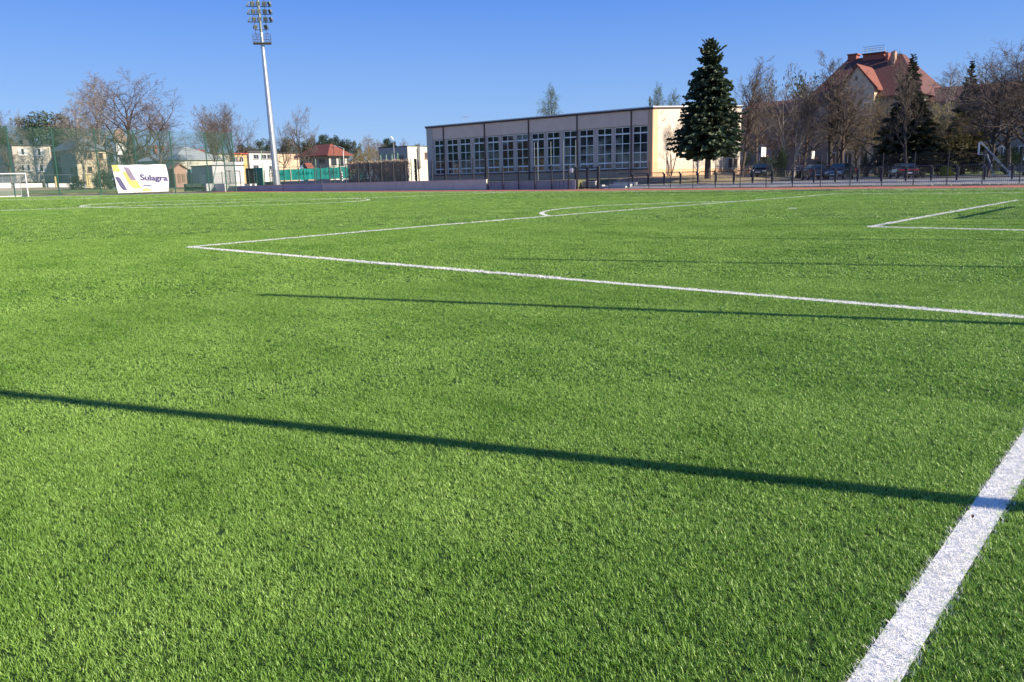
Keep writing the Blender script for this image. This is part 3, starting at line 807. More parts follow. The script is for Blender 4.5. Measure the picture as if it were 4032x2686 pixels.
# piers between the windows and plinth
edges = [wins[0][0]-.25]+[w for p_ in wins for w in p_]+[wins[-1][1]+.12]
for i in range(0, len(edges), 2):
    a, c = edges[i], edges[i+1]
    if c-a > .03:
        b = MB(); b.box(a+.002, c-.002, GY+.02, GY+.34, ZW0-.02, ZW1+.05); b.build('pier', M['gym_pier'], gym, world=True)
b = MB(); b.box(wins[0][0]-.25, wins[-1][1]+.12, GY, GY+.34, GZ0, ZW0-.16); b.build('plinth', M['gym_plinth'], gym, world=True)
b = MB(); b.box(wins[0][0]-.22, wins[-1][1]+.1, GY-.1, GY+.33, ZW0-.155, ZW0-.03); b.build('sill_ledge', M['brownpipe'], gym, world=True)
# fascia panels between the downpipes
fx = [wins[0][0]-.25]+pipes+[wins[-1][1]+.12]
for a, c in zip(fx[:-1], fx[1:]):
    b = MB(); b.box(a+.05, c-.05, GY-.03, GY+.34, ZW1+.055, GZT-.22); b.build('fascia_panel', M['gym_wall'], gym, world=True)
b = MB(); b.box(GXL-.12, GXR+.1, GY-.16, GY+.345, GZT-.215, GZT-.03); b.build('gutter', M['brownpipe'], gym, world=True)
b = MB(); b.prism([(GY-.2, GZT-.028), (GYB+.1, 9.90), (GYB+.1, 10.02), (GY-.2, GZT+.09)], 'x', GXL-.15, GXR+.12); b.build('roof', M['gym_roof'], gym, world=True)
b = MB(); b.prism([(GY-.19, GZT-.2), (GYB+.09, 9.74), (GYB+.09, 9.895), (GY-.19, GZT-.032)], 'x', GXR+.05, GXR+.14); b.build('verge_trim', M['brownpipe'], gym, world=True)
for x in pipes:
    b = MB(); b.tube([(x, GY-.1, GZ0+.2), (x, GY-.1, GZT-.22)], .075, 8); b.build('downpipe', M['brownpipe'], gym, world=True)
# windows: frame with two columns and five rows of panes
rows_ = [0.0, 0.135, 0.345, 0.565, 0.785, 1.0]       # bottom row small, three tall, top small
rows_ = [0.0, 0.150, 0.375, 0.600, 0.835, 1.0]
HWIN = ZW1-ZW0; FRW = .085
frame_me = {}; pane_me = {}
for a, c in wins:
    w = c-a; o = thing_frame = None
    b = MB()
    b.box(-w/2, -w/2+FRW, -.05, .05, 0, HWIN); b.box(w/2-FRW, w/2, -.05, .05, 0, HWIN); b.box(-.045, .045, -.05, .05, 0, HWIN)
    for k, r_ in enumerate(rows_):
        hh = .20 if k in (0, 5) else (.15 if k in (1, 4) else .075)
        for (xa, xb) in ((-w/2+FRW, -.045), (.045, w/2-FRW)):
            b.box(xa, xb, -.048, .048, max(0, r_*HWIN-hh/2), min(HWIN, r_*HWIN+hh/2))
    fo = b.build('window', M['frame'], gym); fo.location = (Vector(((a+c)/2, GY+.16, ZW0))-Vector(gym.location))
    for k in range(5):
        za, zb_ = rows_[k]*HWIN+.02, rows_[k+1]*HWIN-.02
        for (xa, xb) in ((-w/2+FRW-.01, -.025), (.025, w/2-FRW+.01)):
            q = MB(); q.box(xa, xb, -.006, .006, za, zb_); po = q.build('pane', M['glass'], fo)
            po.rotation_euler = (R(random.uniform(-.5, .5)), 0, R(random.uniform(-.6, .6)))
# end wall: cream field, peach corner strip and peach base band
def on_end(py0, py1, px, dz=0): return float(at_x(px, py0, GXR)[2]), float(at_x(px, py1, GXR)[2])
yA = GY+1.05
b = MB(); b.prism([(GY+.002, GZ0), (yA, GZ0), (yA, GZT-.17), (GY+.002, GZT-.23)], 'x', GXR+.003, GXR+.035); b.build('corner_strip', M['gym_end_peach'], gym, world=True)
zb1 = float(at_x(2640, 665, GXR)[2])
b = MB(); b.box(GXR+.003, GXR+.04, yA+.002, GYB, GZ0, zb1); b.build('base_band', M['gym_end_peach'], gym, world=True)
b = MB(); b.prism([(yA+.002, zb1+.002), (GYB, zb1+.002), (GYB, 9.74), (yA+.002, GZT-.16)], 'x', GXR+.003, GXR+.03); b.build('end_wall', M['gym_end'], gym, world=True)
for (pa, pb) in ((2868, 2881), (2889, 2902)):
    ya, yb = float(at_x(pa, 640, GXR)[1]), float(at_x(pb, 640, GXR)[1]); z0, z1 = float(at_x(pa, 661, GXR)[2]), float(at_x(pa, 625, GXR)[2])
    b = MB(); b.box(GXR+.035, GXR+.09, ya, yb, z0, z1); wo = b.build('window', M['brownpipe'], gym, world=True)
    b = MB(); b.box(GXR+.085, GXR+.2, ya-.1, yb+.1, z0-.12, z0-.01); b.build('sill', M['white'], wo, world=False).location = (0, 0, 0)
    s_ = [c_ for c_ in bpy.data.objects if c_.parent is wo][0]; s_.location = -Vector(gym.location)
# rooftop access ladder frames
for (px, w_) in ((1829, 1.0),):
    p_ = at_y(px, 480, GY+4); zr = 8.85
    t2 = MB()
    for dx in (-.5, .5):
        for dy in (0, .6): t2.tube([(p_[0]+dx, p_[1]+dy, zr-.1), (p_[0]+dx, p_[1]+dy, zr+1.15)], .03, 4)
    for dy in (0, .6): t2.tube([(p_[0]-.5, p_[1]+dy, zr+1.15), (p_[0]+.5, p_[1]+dy, zr+1.15)], .03, 4)
    t2.build('ladder_hoop', M['steel'], gym, world=True)
for px in (2050, 2130):
    p_ = at_y(px, 460, GY+6); b = MB(); b.box(p_[0]-.5, p_[0]+.5, p_[1], p_[1]+.6, 8.9, 9.35); b.build('roof_vent', M['gym_roof'], gym, world=True)

# ------------------------------------------------------------------ houses and other buildings
def windows_y(t, wl, Y, frame=M['frame'], glass=M['glass2'], curtain=0):
    """wl: pixel boxes (px0, py0, px1, py1, columns) on a face at Y facing the pitch"""
    for (a0, b0, a1, b1, nc) in wl:
        A = at_y(a0, b1, Y); B = at_y(a1, b0, Y); one_window(t, 'y', float(A[0]), float(B[0]), float(A[2]), float(B[2]), Y, nc, frame, glass, curtain)
def windows_x(t, wl, X, frame=M['frame'], glass=M['glass2'], curtain=0):
    for (a0, b0, a1, b1, nc) in wl:
        A = at_x(a0, b1, X); B = at_x(a1, b0, X); one_window(t, 'x', float(A[1]), float(B[1]), float(A[2]), float(B[2]), X, nc, frame, glass, curtain)
def one_window(t, ax, u0, u1, z0, z1, P, nc, frame, glass, curtain=0, sill=True):
    def bx(q, ua, ub, d0, d1, za, zb):
        # d: outward depth
        if ax == 'y': q.box(ua, ub, P-d1, P-d0, za, zb)
        else: q.box(P+d0, P+d1, ua, ub, za, zb)
    u0, u1 = sorted((u0, u1)); fw = min(.09, (u1-u0)*.12)
    q = MB(); bx(q, u0, u0+fw, .003, .09, z0, z1); bx(q, u1-fw, u1, .003, .09, z0, z1)
    bx(q, u0+fw, u1-fw, .003, .085, z1-fw, z1); bx(q, u0+fw, u1-fw, .003, .085, z0, z0+fw)
    for k in range(1, nc):
        um = u0+(u1-u0)*k/nc; bx(q, um-fw/2, um+fw/2, .003, .08, z0+fw, z1-fw)
    if sill: bx(q, u0-.12, u1+.12, .091, .25, z0-.1, z0+.02)
    fo = q.build('window', frame, t, world=True)
    for k in range(nc):
        ua = u0+(u1-u0)*k/nc+fw*.5; ub = u0+(u1-u0)*(k+1)/nc-fw*.5
        q = MB(); bx(q, ua, ub, .01, .04, z0+fw*.8, z1-fw*.8)
        cu = curtain and (k+int(u0*7)) % 2 == 0
        po = q.build('pane', M['curtain'] if cu else glass, fo); po.location = -Vector(t.location)
def pt_corner(label, name, cat, a, c, b_, Y0, py_base, py_top, m_front, m_side, roof='flat', m_roof=None, over=.3, rise=2.0, z0=None, side_depth=None, parapet=.25):
    X0, XL, YB = corner_box(a, c, b_, Y0, py_base)
    if side_depth: YB = Y0+side_depth
    zb = float(at_y(c, py_base, Y0)[2]) if z0 is None else z0
    zt = float(at_y(c, py_top, Y0)[2])
    t = thing(name, label, cat, ((X0+XL)/2, (Y0+YB)/2, zb))
    q = MB(); q.box(XL, X0-.03, Y0, YB, -.5, zt); q.build('wall', m_front, t, world=True)
    q = MB(); q.box(X0-.028, X0, Y0+.002, YB, -.5, zt-.003); q.build('side_wall', m_side, t, world=True)
    mr = m_roof or M['tar']
    if roof == 'flat':
        q = MB(); q.box(XL-over, X0+over, Y0-over, YB+over, zt+.003, zt+parapet); q.build('roof', mr, t, world=True)
    elif roof == 'hip':
        hx, hy = (X0-XL)/2+over, (YB-Y0)/2+over; cx_, cy_ = (X0+XL)/2, (Y0+YB)/2; k = min(hx, hy)*.95
        e = [(cx_-hx, cy_-hy), (cx_+hx, cy_-hy), (cx_+hx, cy_+hy), (cx_-hx, cy_+hy)]
        ri = [(cx_-hx+k, cy_-hy+k), (cx_+hx-k, cy_-hy+k), (cx_+hx-k, cy_+hy-k), (cx_-hx+k, cy_+hy-k)]
        z1 = zt+.05; z2 = zt+rise; q = MB()
        q.add([(x, y, z1-.15) for x, y in e]+[(x, y, z1) for x, y in e]+[(x, y, z2) for x, y in ri],
              [(3, 2, 1, 0), (0, 1, 5, 4), (1, 2, 6, 5), (2, 3, 7, 6), (3, 0, 4, 7), (4, 5, 9, 8), (5, 6, 10, 9), (6, 7, 11, 10), (7, 4, 8, 11), (8, 9, 10, 11)])
        q.build('roof', mr, t, world=True)
    elif roof == 'gable_x':      # ridge along X
        q = MB(); ym = (Y0+YB)/2
        q.prism([(Y0-over, zt), (ym, zt+rise), (YB+over, zt), (YB+over, zt-.15), (ym, zt+rise-.2), (Y0-over, zt-.15)], 'x', XL-over, X0+over); q.build('roof', mr, t, world=True)
        q = MB(); q.prism([(Y0+.05, zt+.001), (YB-.05, zt+.001), (ym, zt+rise-.22)], 'x', XL+.1, X0-.1); q.build('gable', m_side, t, world=True)
    elif roof == 'shed':         # sloping up to the right
        q = MB(); q.prism([(XL-over, zt-.05), (X0+over, zt-.05+rise), (X0+over, zt+.1+rise), (XL-over, zt+.1)], 'y', Y0-over, YB+over); q.build('roof', mr, t, world=True)
        q = MB(); q.prism([(XL+.02, zt), (X0, zt), (X0, zt+rise-.06), (XL+.02, zt)], 'y', Y0+.01, YB-.01); q.build('wall_top', m_side, t, world=True)
    return t, X0, XL, Y0, YB, zb, zt

# far left cream block (its sunlit side faces right)
XH = -186.0
ya, yb = float(at_x(63, 700, XH)[1]), float(at_x(214, 700, XH)[1]); zt = float(at_x(110, 574, XH)[2])
t = thing('apartment_house', 'worn cream two-storey flat-roofed house behind the goal, four windows with pale curtains', 'house', (XH, ya, 2.1))
b = MB(); b.box(XH-12, XH-.03, ya, yb, 1.0, zt); b.build('wall', M['grey_shade_render'], t, world=True)
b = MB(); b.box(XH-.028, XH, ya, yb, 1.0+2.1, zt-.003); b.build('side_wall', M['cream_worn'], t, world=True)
b = MB(); b.box(XH-.026, XH+.05, ya+.02, yb-.02, 1.0, 3.09); b.build('basement', M['bark'], t, world=True)
b = MB(); b.box(XH-12.2, XH+.3, ya-.3, yb+.3, zt+.003, zt+.25); ro = b.build('roof', M['tar'], t, world=True)
cy0 = float(at_x(90, 560, XH-4)[1]); cy1 = float(at_x(112, 560, XH-4)[1]); zc = float(at_x(100, 551, XH-4)[2])
b = MB(); b.box(XH-6, XH-4, cy0, cy1, zt+.26, zc); co = b.build('chimney', M['tar'], ro); co.location = -Vector(t.location)
b = MB(); b.tube([(XH+.08, yb-.35, 2.2), (XH+.08, yb-.35, zt)], .09, 6); b.build('downpipe', M['cream_lt'], t, world=True)
windows_x(t, [(72, 584, 105, 611, 3), (138, 585, 170, 614, 3), (85, 648, 117, 674, 3), (146, 648, 180, 676, 3)], XH, M['white'], M['glass2'], 1)

t, X0, XL, Y0, YB, zb, zt = pt_corner('dark grey hip-roofed house, front coloured as in shade, with an ochre-cream sunlit side, seen through the green net', 'hip_roof_house', 'house', 218, 313, 432, float(at_x(313, 700, -176)[1]), 728, 588, M['grey_shade_render'], M['cream'], 'hip', M['greyroof'], .5, 2.6)  # the grey front has its shade put into the wall colour
windows_y(t, [(222, 600, 234, 626, 1), (222, 658, 240, 682, 2), (280, 656, 305, 676, 2)], Y0, M['greyroof'], M['glass2'])
windows_x(t, [(326, 598, 360, 624, 2), (346, 656, 362, 677, 1), (388, 602, 404, 626, 1)], X0, M['wood'], M['glass2'])

# white tower-like house far behind the bare trees, grey-roofed long house, small sheds
t, X0, XL, Y0, YB, zb, zt = pt_corner('small white tower house with a brown hipped roof far behind the big bare tree', 'tower_house', 'house', 466, 472, 512, 70, 700, 556, M['whitewall'], M['whitewall'], 'hip', M['wood'], .6, 3.4)
t, X0, XL, Y0, YB, zb, zt = pt_corner('long low house with a pale grey sheet roof and two brick chimneys', 'grey_roof_house', 'house', 545, 690, 735, 62, 705, 628, M['cream_lt'], M['cream_lt'], 'hip', M['greyroof_lt'], .5, 3.2, side_depth=13)
for px in (606, 634):
    c_ = at_y(px, 600, Y0+5); b = MB(); b.box(c_[0]-.5, c_[0]+.5, c_[1], c_[1]+.8, c_[2]-3, at_y(px, 572, Y0+5)[2]); co = b.build('chimney', M['brick'], t, world=True)
t, X0, XL, Y0, YB, zb, zt = pt_corner('small brown wooden garden shed beside the banner', 'garden_shed', 'shed', 668, 690, 738, 50, 722, 664, M['wood'], M['salmon'], 'gable_x', M['wood'], .3, 1.1)
b = MB(); dy = (YB-Y0); b.box(X0+.003, X0+.06, Y0+dy*.25, Y0+dy*.5, zb, zb+1.9); b.build('door', M['wood'], t, world=True)
b = MB(); b.box(X0+.003, X0+.06, Y0+dy*.6, Y0+dy*.85, zb+.2, zb+1.9); b.build('door', M['wood'], t, world=True)
# light shed right of it
t, X0, XL, Y0, YB, zb, zt = pt_corner('white-sided mono-pitch storage shed between the garden shed and the mast', 'storage_shed', 'shed', 760, 842, 965, 46, 728, 652, M['shed_shade'], M['shedwhite'], 'flat', M['tar'], .18, .8, parapet=.14)
for k in range(10):
    b = MB(); b.box(X0+.002, X0+.02, Y0+.05, YB-.05, zb+.45+k*.36, zb+.45+k*.36+.335); b.build('siding_board', M['shedwhite'], t, world=True)
b = MB(); b.box(X0+.002, X0+.035, Y0+.03, YB-.03, zb-.4, zb+.42); b.build('base_band', M['concrete'], t, world=True)
b = MB(); p0, p1 = at_y(785, 700, Y0), at_y(808, 700, Y0); b.box(p0[0], p1[0], Y0-.05, Y0-.003, zb-.1, zb+1.9); b.build('door', M['shedwhite'], t, world=True)
b = MB(); p0, p1 = at_y(811, 700, Y0), at_y(829, 700, Y0); b.box(p0[0], p1[0], Y0-.05, Y0-.003, zb-.1, zb+2.9); b.build('door', M['grey_shade_render'], t, world=True)
for f_ in (.42, .68):
    b = MB(); b.box(X0+.022, X0+.08, Y0+(YB-Y0)*f_, Y0+(YB-Y0)*(f_+.17), zb+2.35, zb+2.5); b.build('vent', M['darksteel'], t, world=True)
t, X0, XL, Y0, YB, zb, zt = pt_corner('dark blue container at the left end of the storage shed', 'container', 'container', 742, 755, 762, 47, 722, 668, M['blue'], M['blue'], 'flat', M['blue'], .03, .1, parapet=.08)

# long low cream buildings behind
t, X0, XL, Y0, YB, zb, zt = pt_corner('long low building with a dark flat roof and cream walls behind the storage shed', 'long_low_building', 'building', 700, 822, 905, 76, 640, 604, M['greyroof_lt'], M['cream_lt'], 'flat', M['greyroof'], .5, .3)
q = MB(); c_ = at_y(764, 600, Y0+3); q.box(c_[0]-2.0, c_[0]+2.0, c_[1], c_[1]+2, zt, at_y(764, 590, Y0+3)[2]); q.build('roof_hatch', M['redpaint'], t, world=True)
windows_x(t, [(836, 622, 856, 640, 2), (866, 624, 886, 640, 2)], X0, M['white'])
t, X0, XL, Y0, YB, zb, zt = pt_corner('ochre building with a red roof edge left of the mast', 'ochre_building', 'building', 896, 915, 975, 84, 660, 606, M['ochre'], M['ochre'], 'flat', M['redpaint'], .4, .3)
windows_x(t, [(920, 618, 936, 640, 2), (942, 618, 958, 640, 2)], X0, M['white'])
t, X0, XL, Y0, YB, zb, zt = pt_corner('white two-storey building behind the floodlight mast', 'white_building', 'building', 975, 985, 1090, 90, 690, 601, M['whitewall'], M['whitewall'], 'flat', M['tar'], .4, .3, parapet=.5)
windows_x(t, [(998, 608, 1018, 626, 2), (1028, 608, 1048, 626, 2), (1052, 608, 1072, 626, 2), (998, 650, 1018, 668, 2), (1060, 652, 1078, 668, 2)], X0, M['grey_shade_render'])
t, X0, XL, Y0, YB, zb, zt = pt_corner('low peach building right of the floodlight mast', 'peach_building', 'building', 1085, 1093, 1180, 100, 650, 604, M['peach'], M['peach'], 'flat', M['tar'], .3, .3)
windows_x(t, [(1158, 612, 1174, 626, 2)], X0, M['wood'])
# red-roofed house
t, X0, XL, Y0, YB, zb, zt = pt_corner('small house with a red tiled hip roof and a sunlit cream porch side', 'red_roof_house', 'house', 1192, 1298, 1368, 92, 662, 612, M['grey_shade_render'], M['cream_lt'], 'hip', M['redroof_b'], 1.2, 2.9)  # front wall coloured grey for the shaded side, lit side left cream
windows_y(t, [(1212, 626, 1234, 644, 2), (1258, 626, 1280, 644, 2)], Y0, M['grey_shade_render'])
windows_x(t, [(1302, 620, 1325, 654, 1), (1332, 620, 1358, 656, 1)], X0, M['cream_lt'], M['glass2'])
# white modern block
t, X0, XL, Y0, YB, zb, zt = pt_corner('plain white modern block at the left end of the sports hall', 'modern_block', 'building', 1494, 1607, 1690, 95, 640, 577, M['grey_shade_render'], M['cream_lt'], 'flat', M['tar'], .05, .3, parapet=.2)  # blue-grey front is the white block's shade painted as wall colour
windows_y(t, [(1570, 613, 1590, 636, 3)], Y0, M['greyroof'])
windows_x(t, [(1672, 600, 1681, 625, 2)], X0, M['wood'])
ys = float(at_x(1655, 620, X0)[1]); b = MB(); b.box(X0+.003, X0+.9, ys-.8, ys+.1, zb-1, zt-.05); b.build('buttress', M['cream_lt'], t, world=True)

# ------------------------------------------------------------------ the school
SY = 95.0
def zy(px, py, Y=SY): return float(at_y(px, py, Y)[2])
def xy(px, py, Y=SY): return float(at_y(px, py, Y)[0])
school = thing('school_building', 'large old school with red tiled roofs, chimneys and gabled centre behind the bare trees', 'school', (xy(3380, 690), SY, 1.0))
XW0, XW1, XM0, XM1 = xy(2900, 600), 6.0, xy(3172, 600, SY-3), xy(3600, 600, SY-3)
zE = zy(3000, 452); zR = zy(3000, 404, SY+7)
def blk(name, x0, x1, y0, y1, z0, z1, m, par=None):
    q = MB(); q.box(x0, x1, y0, y1, z0, z1); return q.build(name, m, par or school, world=par is None)
blk('wing', XW0, XM0-.01, SY, SY+14, 0, zE, M['school']); blk('wing', XM1+.01, XW1, SY, SY+14, 0, zE, M['school'])
for (xa, xb) in ((XW0-.6, XM0+2), (XM1-2, XW1+.6)):
    q = MB(); q.prism([(SY-.6, zE-.02), (SY+6.6, zR), (SY+7.4, zR), (SY+14.6, zE-.02), (SY+14.6, zE-.2), (SY-.6, zE-.2)], 'x', xa, xb); q.build('roof', M['redroof'], school, world=True)
zEm = zy(3240, 400, SY-3); zRm = zy(3420, 228, SY+6)
blk('centre_block', XM0, XM1, SY-3, SY+15, 0, zEm, M['school'])
hx0, hx1 = XM0-.7, XM1+.7; xr0, xr1 = xy(3345, 240, SY+6), xy(3556, 228, SY+6)
q = MB(); q.add([(hx0, SY-3.7, zEm), (hx1, SY-3.7, zEm), (hx1, SY+15.7, zEm), (hx0, SY+15.7, zEm), (xr0, SY+5.2, zRm), (xr1, SY+5.2, zRm), (xr1, SY+6.8, zRm), (xr0, SY+6.8, zRm)],
               [(0, 3, 2, 1), (0, 1, 5, 4), (1, 2, 6, 5), (2, 3, 7, 6), (3, 0, 4, 7), (4, 5, 6, 7)])
mroof = q.build('roof', M['redroof'], school, world=True)
# gabled bay
gx0, gx1 = xy(3318, 330, SY-4), xy(3447, 330, SY-4); gxm = xy(3377, 262, SY-4); zg = zy(3377, 262, SY-4); zge = zy(3447, 345, SY-4)
q = MB(); q.prism([(gx0, 0), (gx1, 0), (gx1, zge), (gxm, zg), (gx0, zge)], 'y', SY-4.2, SY+2); q.build('gable_bay', M['school_beige'], school, world=True)
q = MB(); q.prism([(gx0-.5, zge-.35), (gxm, zg+.05), (gx1+.5, zge-.35), (gx1+.5, zge-.1), (gxm, zg+.35), (gx0-.5, zge-.1)], 'y', SY-4.5, SY+6); q.build('gable_roof', M['redroof_b'], school, world=True)
q = MB(); q.box(xy(3368, 300, SY-4.2), xy(3377, 300, SY-4.2), SY-4.26, SY-4.203, zy(3372, 317, SY-4.2), zy(3372, 300, SY-4.2)); q.build('window', M['wood'], school, world=True)
# rooftop: chimneys, lookout box and railing
def rbox(name, pa, pb, pt, pbm, Y, d, m):
    q = MB(); q.box(xy(pa, pt, Y), xy(pb, pt, Y), Y, Y+d, zy(pa, pbm, Y), zy(pa, pt, Y)); return q.build(name, m, school, world=True)
rbox('chimney', 3338, 3372, 219, 262, SY+5, 1.4, M['brick']); rbox('chimney_cap', 3335, 3376, 214, 218.7, SY+4.8, 1.8, M['brick'])
rbox('lookout', 3398, 3480, 217, 262, SY+4.5, 3.5, M['brick']); rbox('lookout_roof', 3394, 3485, 212, 216.7, SY+4.2, 4.2, M['redroof'])
rbox('chimney', 3487, 3498, 208, 250, SY+4, 1.0, M['brick']); rbox('chimney', 3509, 3524, 203, 252, SY+3, 1.0, M['salmon'])
q = MB(); Yr = SY+5
for k in range(7):
    px = 3400+k*14; q.tube([(xy(px, 200, Yr), Yr, zy(px, 213, Yr)), (xy(px, 200, Yr), Yr, zy(px, 187, Yr))], .04, 4)
for py in (187, 195, 203): q.tube([(xy(3400, py, Yr), Yr, zy(3400, py, Yr)), (xy(3484, py, Yr), Yr, zy(3400, py, Yr))], .035, 4)
q.build('roof_railing', M['steel'], school, world=True)
# dormers on the wings
for (px, py, w_) in ((2955, 440, 2.0), (3003, 436, 2.0), (3742, 396, 2.2), (3800, 392, 2.0), (3862, 398, 3.2), (3960, 392, 3.0)):
    Yd = SY+1.6; xc = xy(px, py, Yd); z1 = zy(px, py-8, Yd); z0 = z1-1.5
    q = MB(); q.box(xc-w_/2, xc+w_/2, Yd, Yd+3, z0, z1); do = q.build('dormer', M['school_lt'], school, world=True)
    q = MB(); q.box(xc-w_/2-.3, xc+w_/2+.3, Yd-.3, Yd+3.4, z1+.002, z1+.16); ro = q.build('dormer_roof', M['redroof_b'], do); ro.location = -Vector(school.location)
    q = MB(); q.box(xc-w_/2+.25, xc+w_/2-.25, Yd-.04, Yd-.003, z0+.35, z1-.15); ro = q.build('pane', M['glass2'], do); ro.location = -Vector(school.location)
# window grid: four storeys
zg0, zg3 = zy(3202, 638), zy(3223, 500)
lev = [zy(3202, 652), zy(3202, 652)+3.35, zy(3202, 652)+6.7]
for k, z0 in enumerate(lev):
    x = XW0+1.6
    while x < XW1-2:
        P_ = SY-3 if XM0 < x < XM1 else SY
        if not (gx0-1.2 < x < gx1+1.2) and z0+1.75 < (zEm if P_ < SY else zE)-.2 and not (abs(x-XM0) < 1.4 or abs(x-XM1) < 1.4):
            one_window(school, 'y', x-.62, x+.62, z0, z0+1.75, P_, 2, M['school_lt'] if z0 > 4 else M['frame'], M['glass2'], 0)
        x += 2.95
for x in (gx0+1.4, gx0+3.6):
    for z0 in lev: one_window(school, 'y', x-.55, x+.55, z0, z0+1.7, SY-4.2, 2, M['frame'], M['glass2'], 0)
for (xa, xb) in ((XW0, XM0-.2), (XM1+.2, XW1)):
    q = MB(); q.box(xa, xb, SY-.05, SY-.003, 0, lev[0]-.35); q.build('plinth', M['school_lt'], school, world=True)
# small flat building parts behind the fir: pink annexe
t = thing('pink_annexe', 'low pale pink annexe behind the trunk of the tall fir', 'annexe', (xy(2880, 690, 73), 73, 1.2))
q = MB(); q.box(xy(2850, 680, 73), xy(2912, 680, 73), 73, 77, .8, zy(2880, 655, 73)); q.build('wall', M['salmon'], t, world=True)
q = MB(); q.box(xy(2848, 680, 73), xy(2914, 680, 73), 72.8, 77.2, zy(2880, 655, 73)+.002, zy(2880, 655, 73)+.12); q.build('roof', M['tar'], t, world=True)

# ------------------------------------------------------------------ trees
def _rot(v, axis, a): return Matrix.Rotation(a, 3, axis) @ v
def bare_tree_mesh(seed, style):
    """returns limbs and twigs as two mesh data blocks, normalised to height 1 and crown width 1"""
    r = random.Random(seed)
    P = dict(fork=.28, nst=1, spread=48, kids=(13, 8, 8, 6), ratio=(.62, .52, .50, .48), trop=.10, jit=.16, droop=0, H=15.0, lean=0.04, r0=.26, first=.25)
    P.update(style)
    LB, TW = MB(), MB()
    def branch(level, p, d, L, rad):
        nseg = (9, 6, 4, 3, 2)[level]
        pts = [p.copy()]; rr = [rad]; dirs = [d.copy()]
        for i in range(nseg):
            up = P['trop']*(1.0 if level < 3 else .6) - (P['droop'] if level >= 2 else 0)*(i+1)/nseg
            d = d+Vector((r.gauss(0, 1), r.gauss(0, 1), r.gauss(0, 1)))*P['jit']*(.55 if level == 0 else 1)+Vector((0, 0, up))
            d.normalize(); p = p+d*(L/nseg); pts.append(p.copy()); dirs.append(d.copy())
            t = (i+1)/nseg; rr.append(max(.009, rad*(1-t*(.82 if level else .75))))
        (LB if level <= 2 else TW).tube(pts, rr, (7, 5, 4, 3, 3)[level], cap=False)
        if level >= 4: return
        n = P['kids'][level]
        t0 = P['first'] if level == 0 else .18
        az = r.uniform(0, 6.28)
        for k in range(n):
            t = t0+(1-t0)*((k+r.uniform(.1, .9))/n) if k < n-1 else 1.0
            x = t*nseg; i = min(int(x), nseg-1); q = pts[i].lerp(pts[i+1], x-i); dd = dirs[i+1]
            az += 2.4+r.uniform(-.5, .5)
            ref = Vector((0, 0, 1)) if abs(dd.z) < .95 else Vector((1, 0, 0))
            side = dd.cross(ref).normalized(); side = _rot(side, dd, az)
            ang = R(P['spread']*r.uniform(.6, 1.2))*(1 if k < n-1 else .35)
            if level == 0: ang *= (1.12-.55*t)
            nd = (dd*math.cos(ang)+side*math.sin(ang)).normalized()
            ll = L*P['ratio'][level]*(1.18-.62*t if level == 0 else 1.1-.45*t)*r.uniform(.75, 1.2)
            ra = rr[i]*(.62 if level == 0 else .6)
            branch(level+1, q, nd, ll, max(.0105, ra))
    H = P['H']
    for s_ in range(P['nst']):
        a = s_*6.28/max(1, P['nst'])+r.uniform(0, 1)
        ln = P['lean'] if P['nst'] == 1 else .16
        d = Vector((math.cos(a)*ln, math.sin(a)*ln, 1)).normalized()
        p = Vector((0, 0, 0)) if P['nst'] == 1 else Vector((math.cos(a)*.3, math.sin(a)*.3, 0))
        branch(0, p, d, H*.80*r.uniform(.9, 1.05), P['r0']/math.sqrt(P['nst']))
    A = np.array(TW.v+LB.v); zt = A[:, 2].max(); w = np.percentile(np.hypot(A[:, 0], A[:, 1]), 93)*2
    def done(mb, nm):
        me = bpy.data.meshes.new(nm)
        V = np.array(mb.v); V[:, :2] /= w; V[:, 2] /= zt; V[:, 2] = np.maximum(V[:, 2], -.02)
        me.from_pydata([tuple(v) for v in V], [], mb.f); me.update(); return me
    tips = [tuple(v) for v in (np.array(TW.v)/np.array([w, w, zt]))[2::9]]
    return done(LB, 'trunk'), done(TW, 'crown'), tips
BT = {
 'broad': [bare_tree_mesh(11, dict()), bare_tree_mesh(12, dict(spread=54, first=.2))],
 'tall': [bare_tree_mesh(21, dict(spread=34, ratio=(.46, .5, .5, .5), first=.22, H=18, kids=(15, 7, 6, 6))), bare_tree_mesh(22, dict(spread=30, ratio=(.5, .5, .5, .5), first=.3, H=18, kids=(15, 7, 7, 5)))],
 'multi': [bare_tree_mesh(31, dict(nst=3, spread=38, kids=(8, 7, 6, 5), first=.3)), bare_tree_mesh(32, dict(nst=2, spread=44, kids=(9, 8, 7, 5), first=.28))],
 'birch': [bare_tree_mesh(41, dict(spread=36, droop=.34, ratio=(.42, .55, .6, .6), kids=(15, 7, 7, 5), first=.25, H=17, jit=.12))],
 'gnarl': [bare_tree_mesh(51, dict(spread=62, jit=.30, ratio=(.7, .55, .5, .45), kids=(10, 8, 7, 5), first=.3, H=12, lean=.18, trop=.06))],
}
def bud_mesh(tips, n, sz, seed, name='foliage'):
    r = random.Random(seed); q = MB()
    for _ in range(n):
        t_ = Vector(r.choice(tips))+Vector((r.gauss(0, .012), r.gauss(0, .012), r.gauss(0, .008)))
        a = Vector((r.gauss(0, 1), r.gauss(0, 1), r.gauss(0, 1))).normalized(); b_ = a.orthogonal().normalized()
        k = sz*r.uniform(.6, 1.3); q.add([t_-a*k, t_+b_*k*.6, t_+a*k, t_-b_*k*.6], [(0, 1, 2, 3)])
    me = bpy.data.meshes.new(name); me.from_pydata(q.v, [], q.f); me.update(); return me

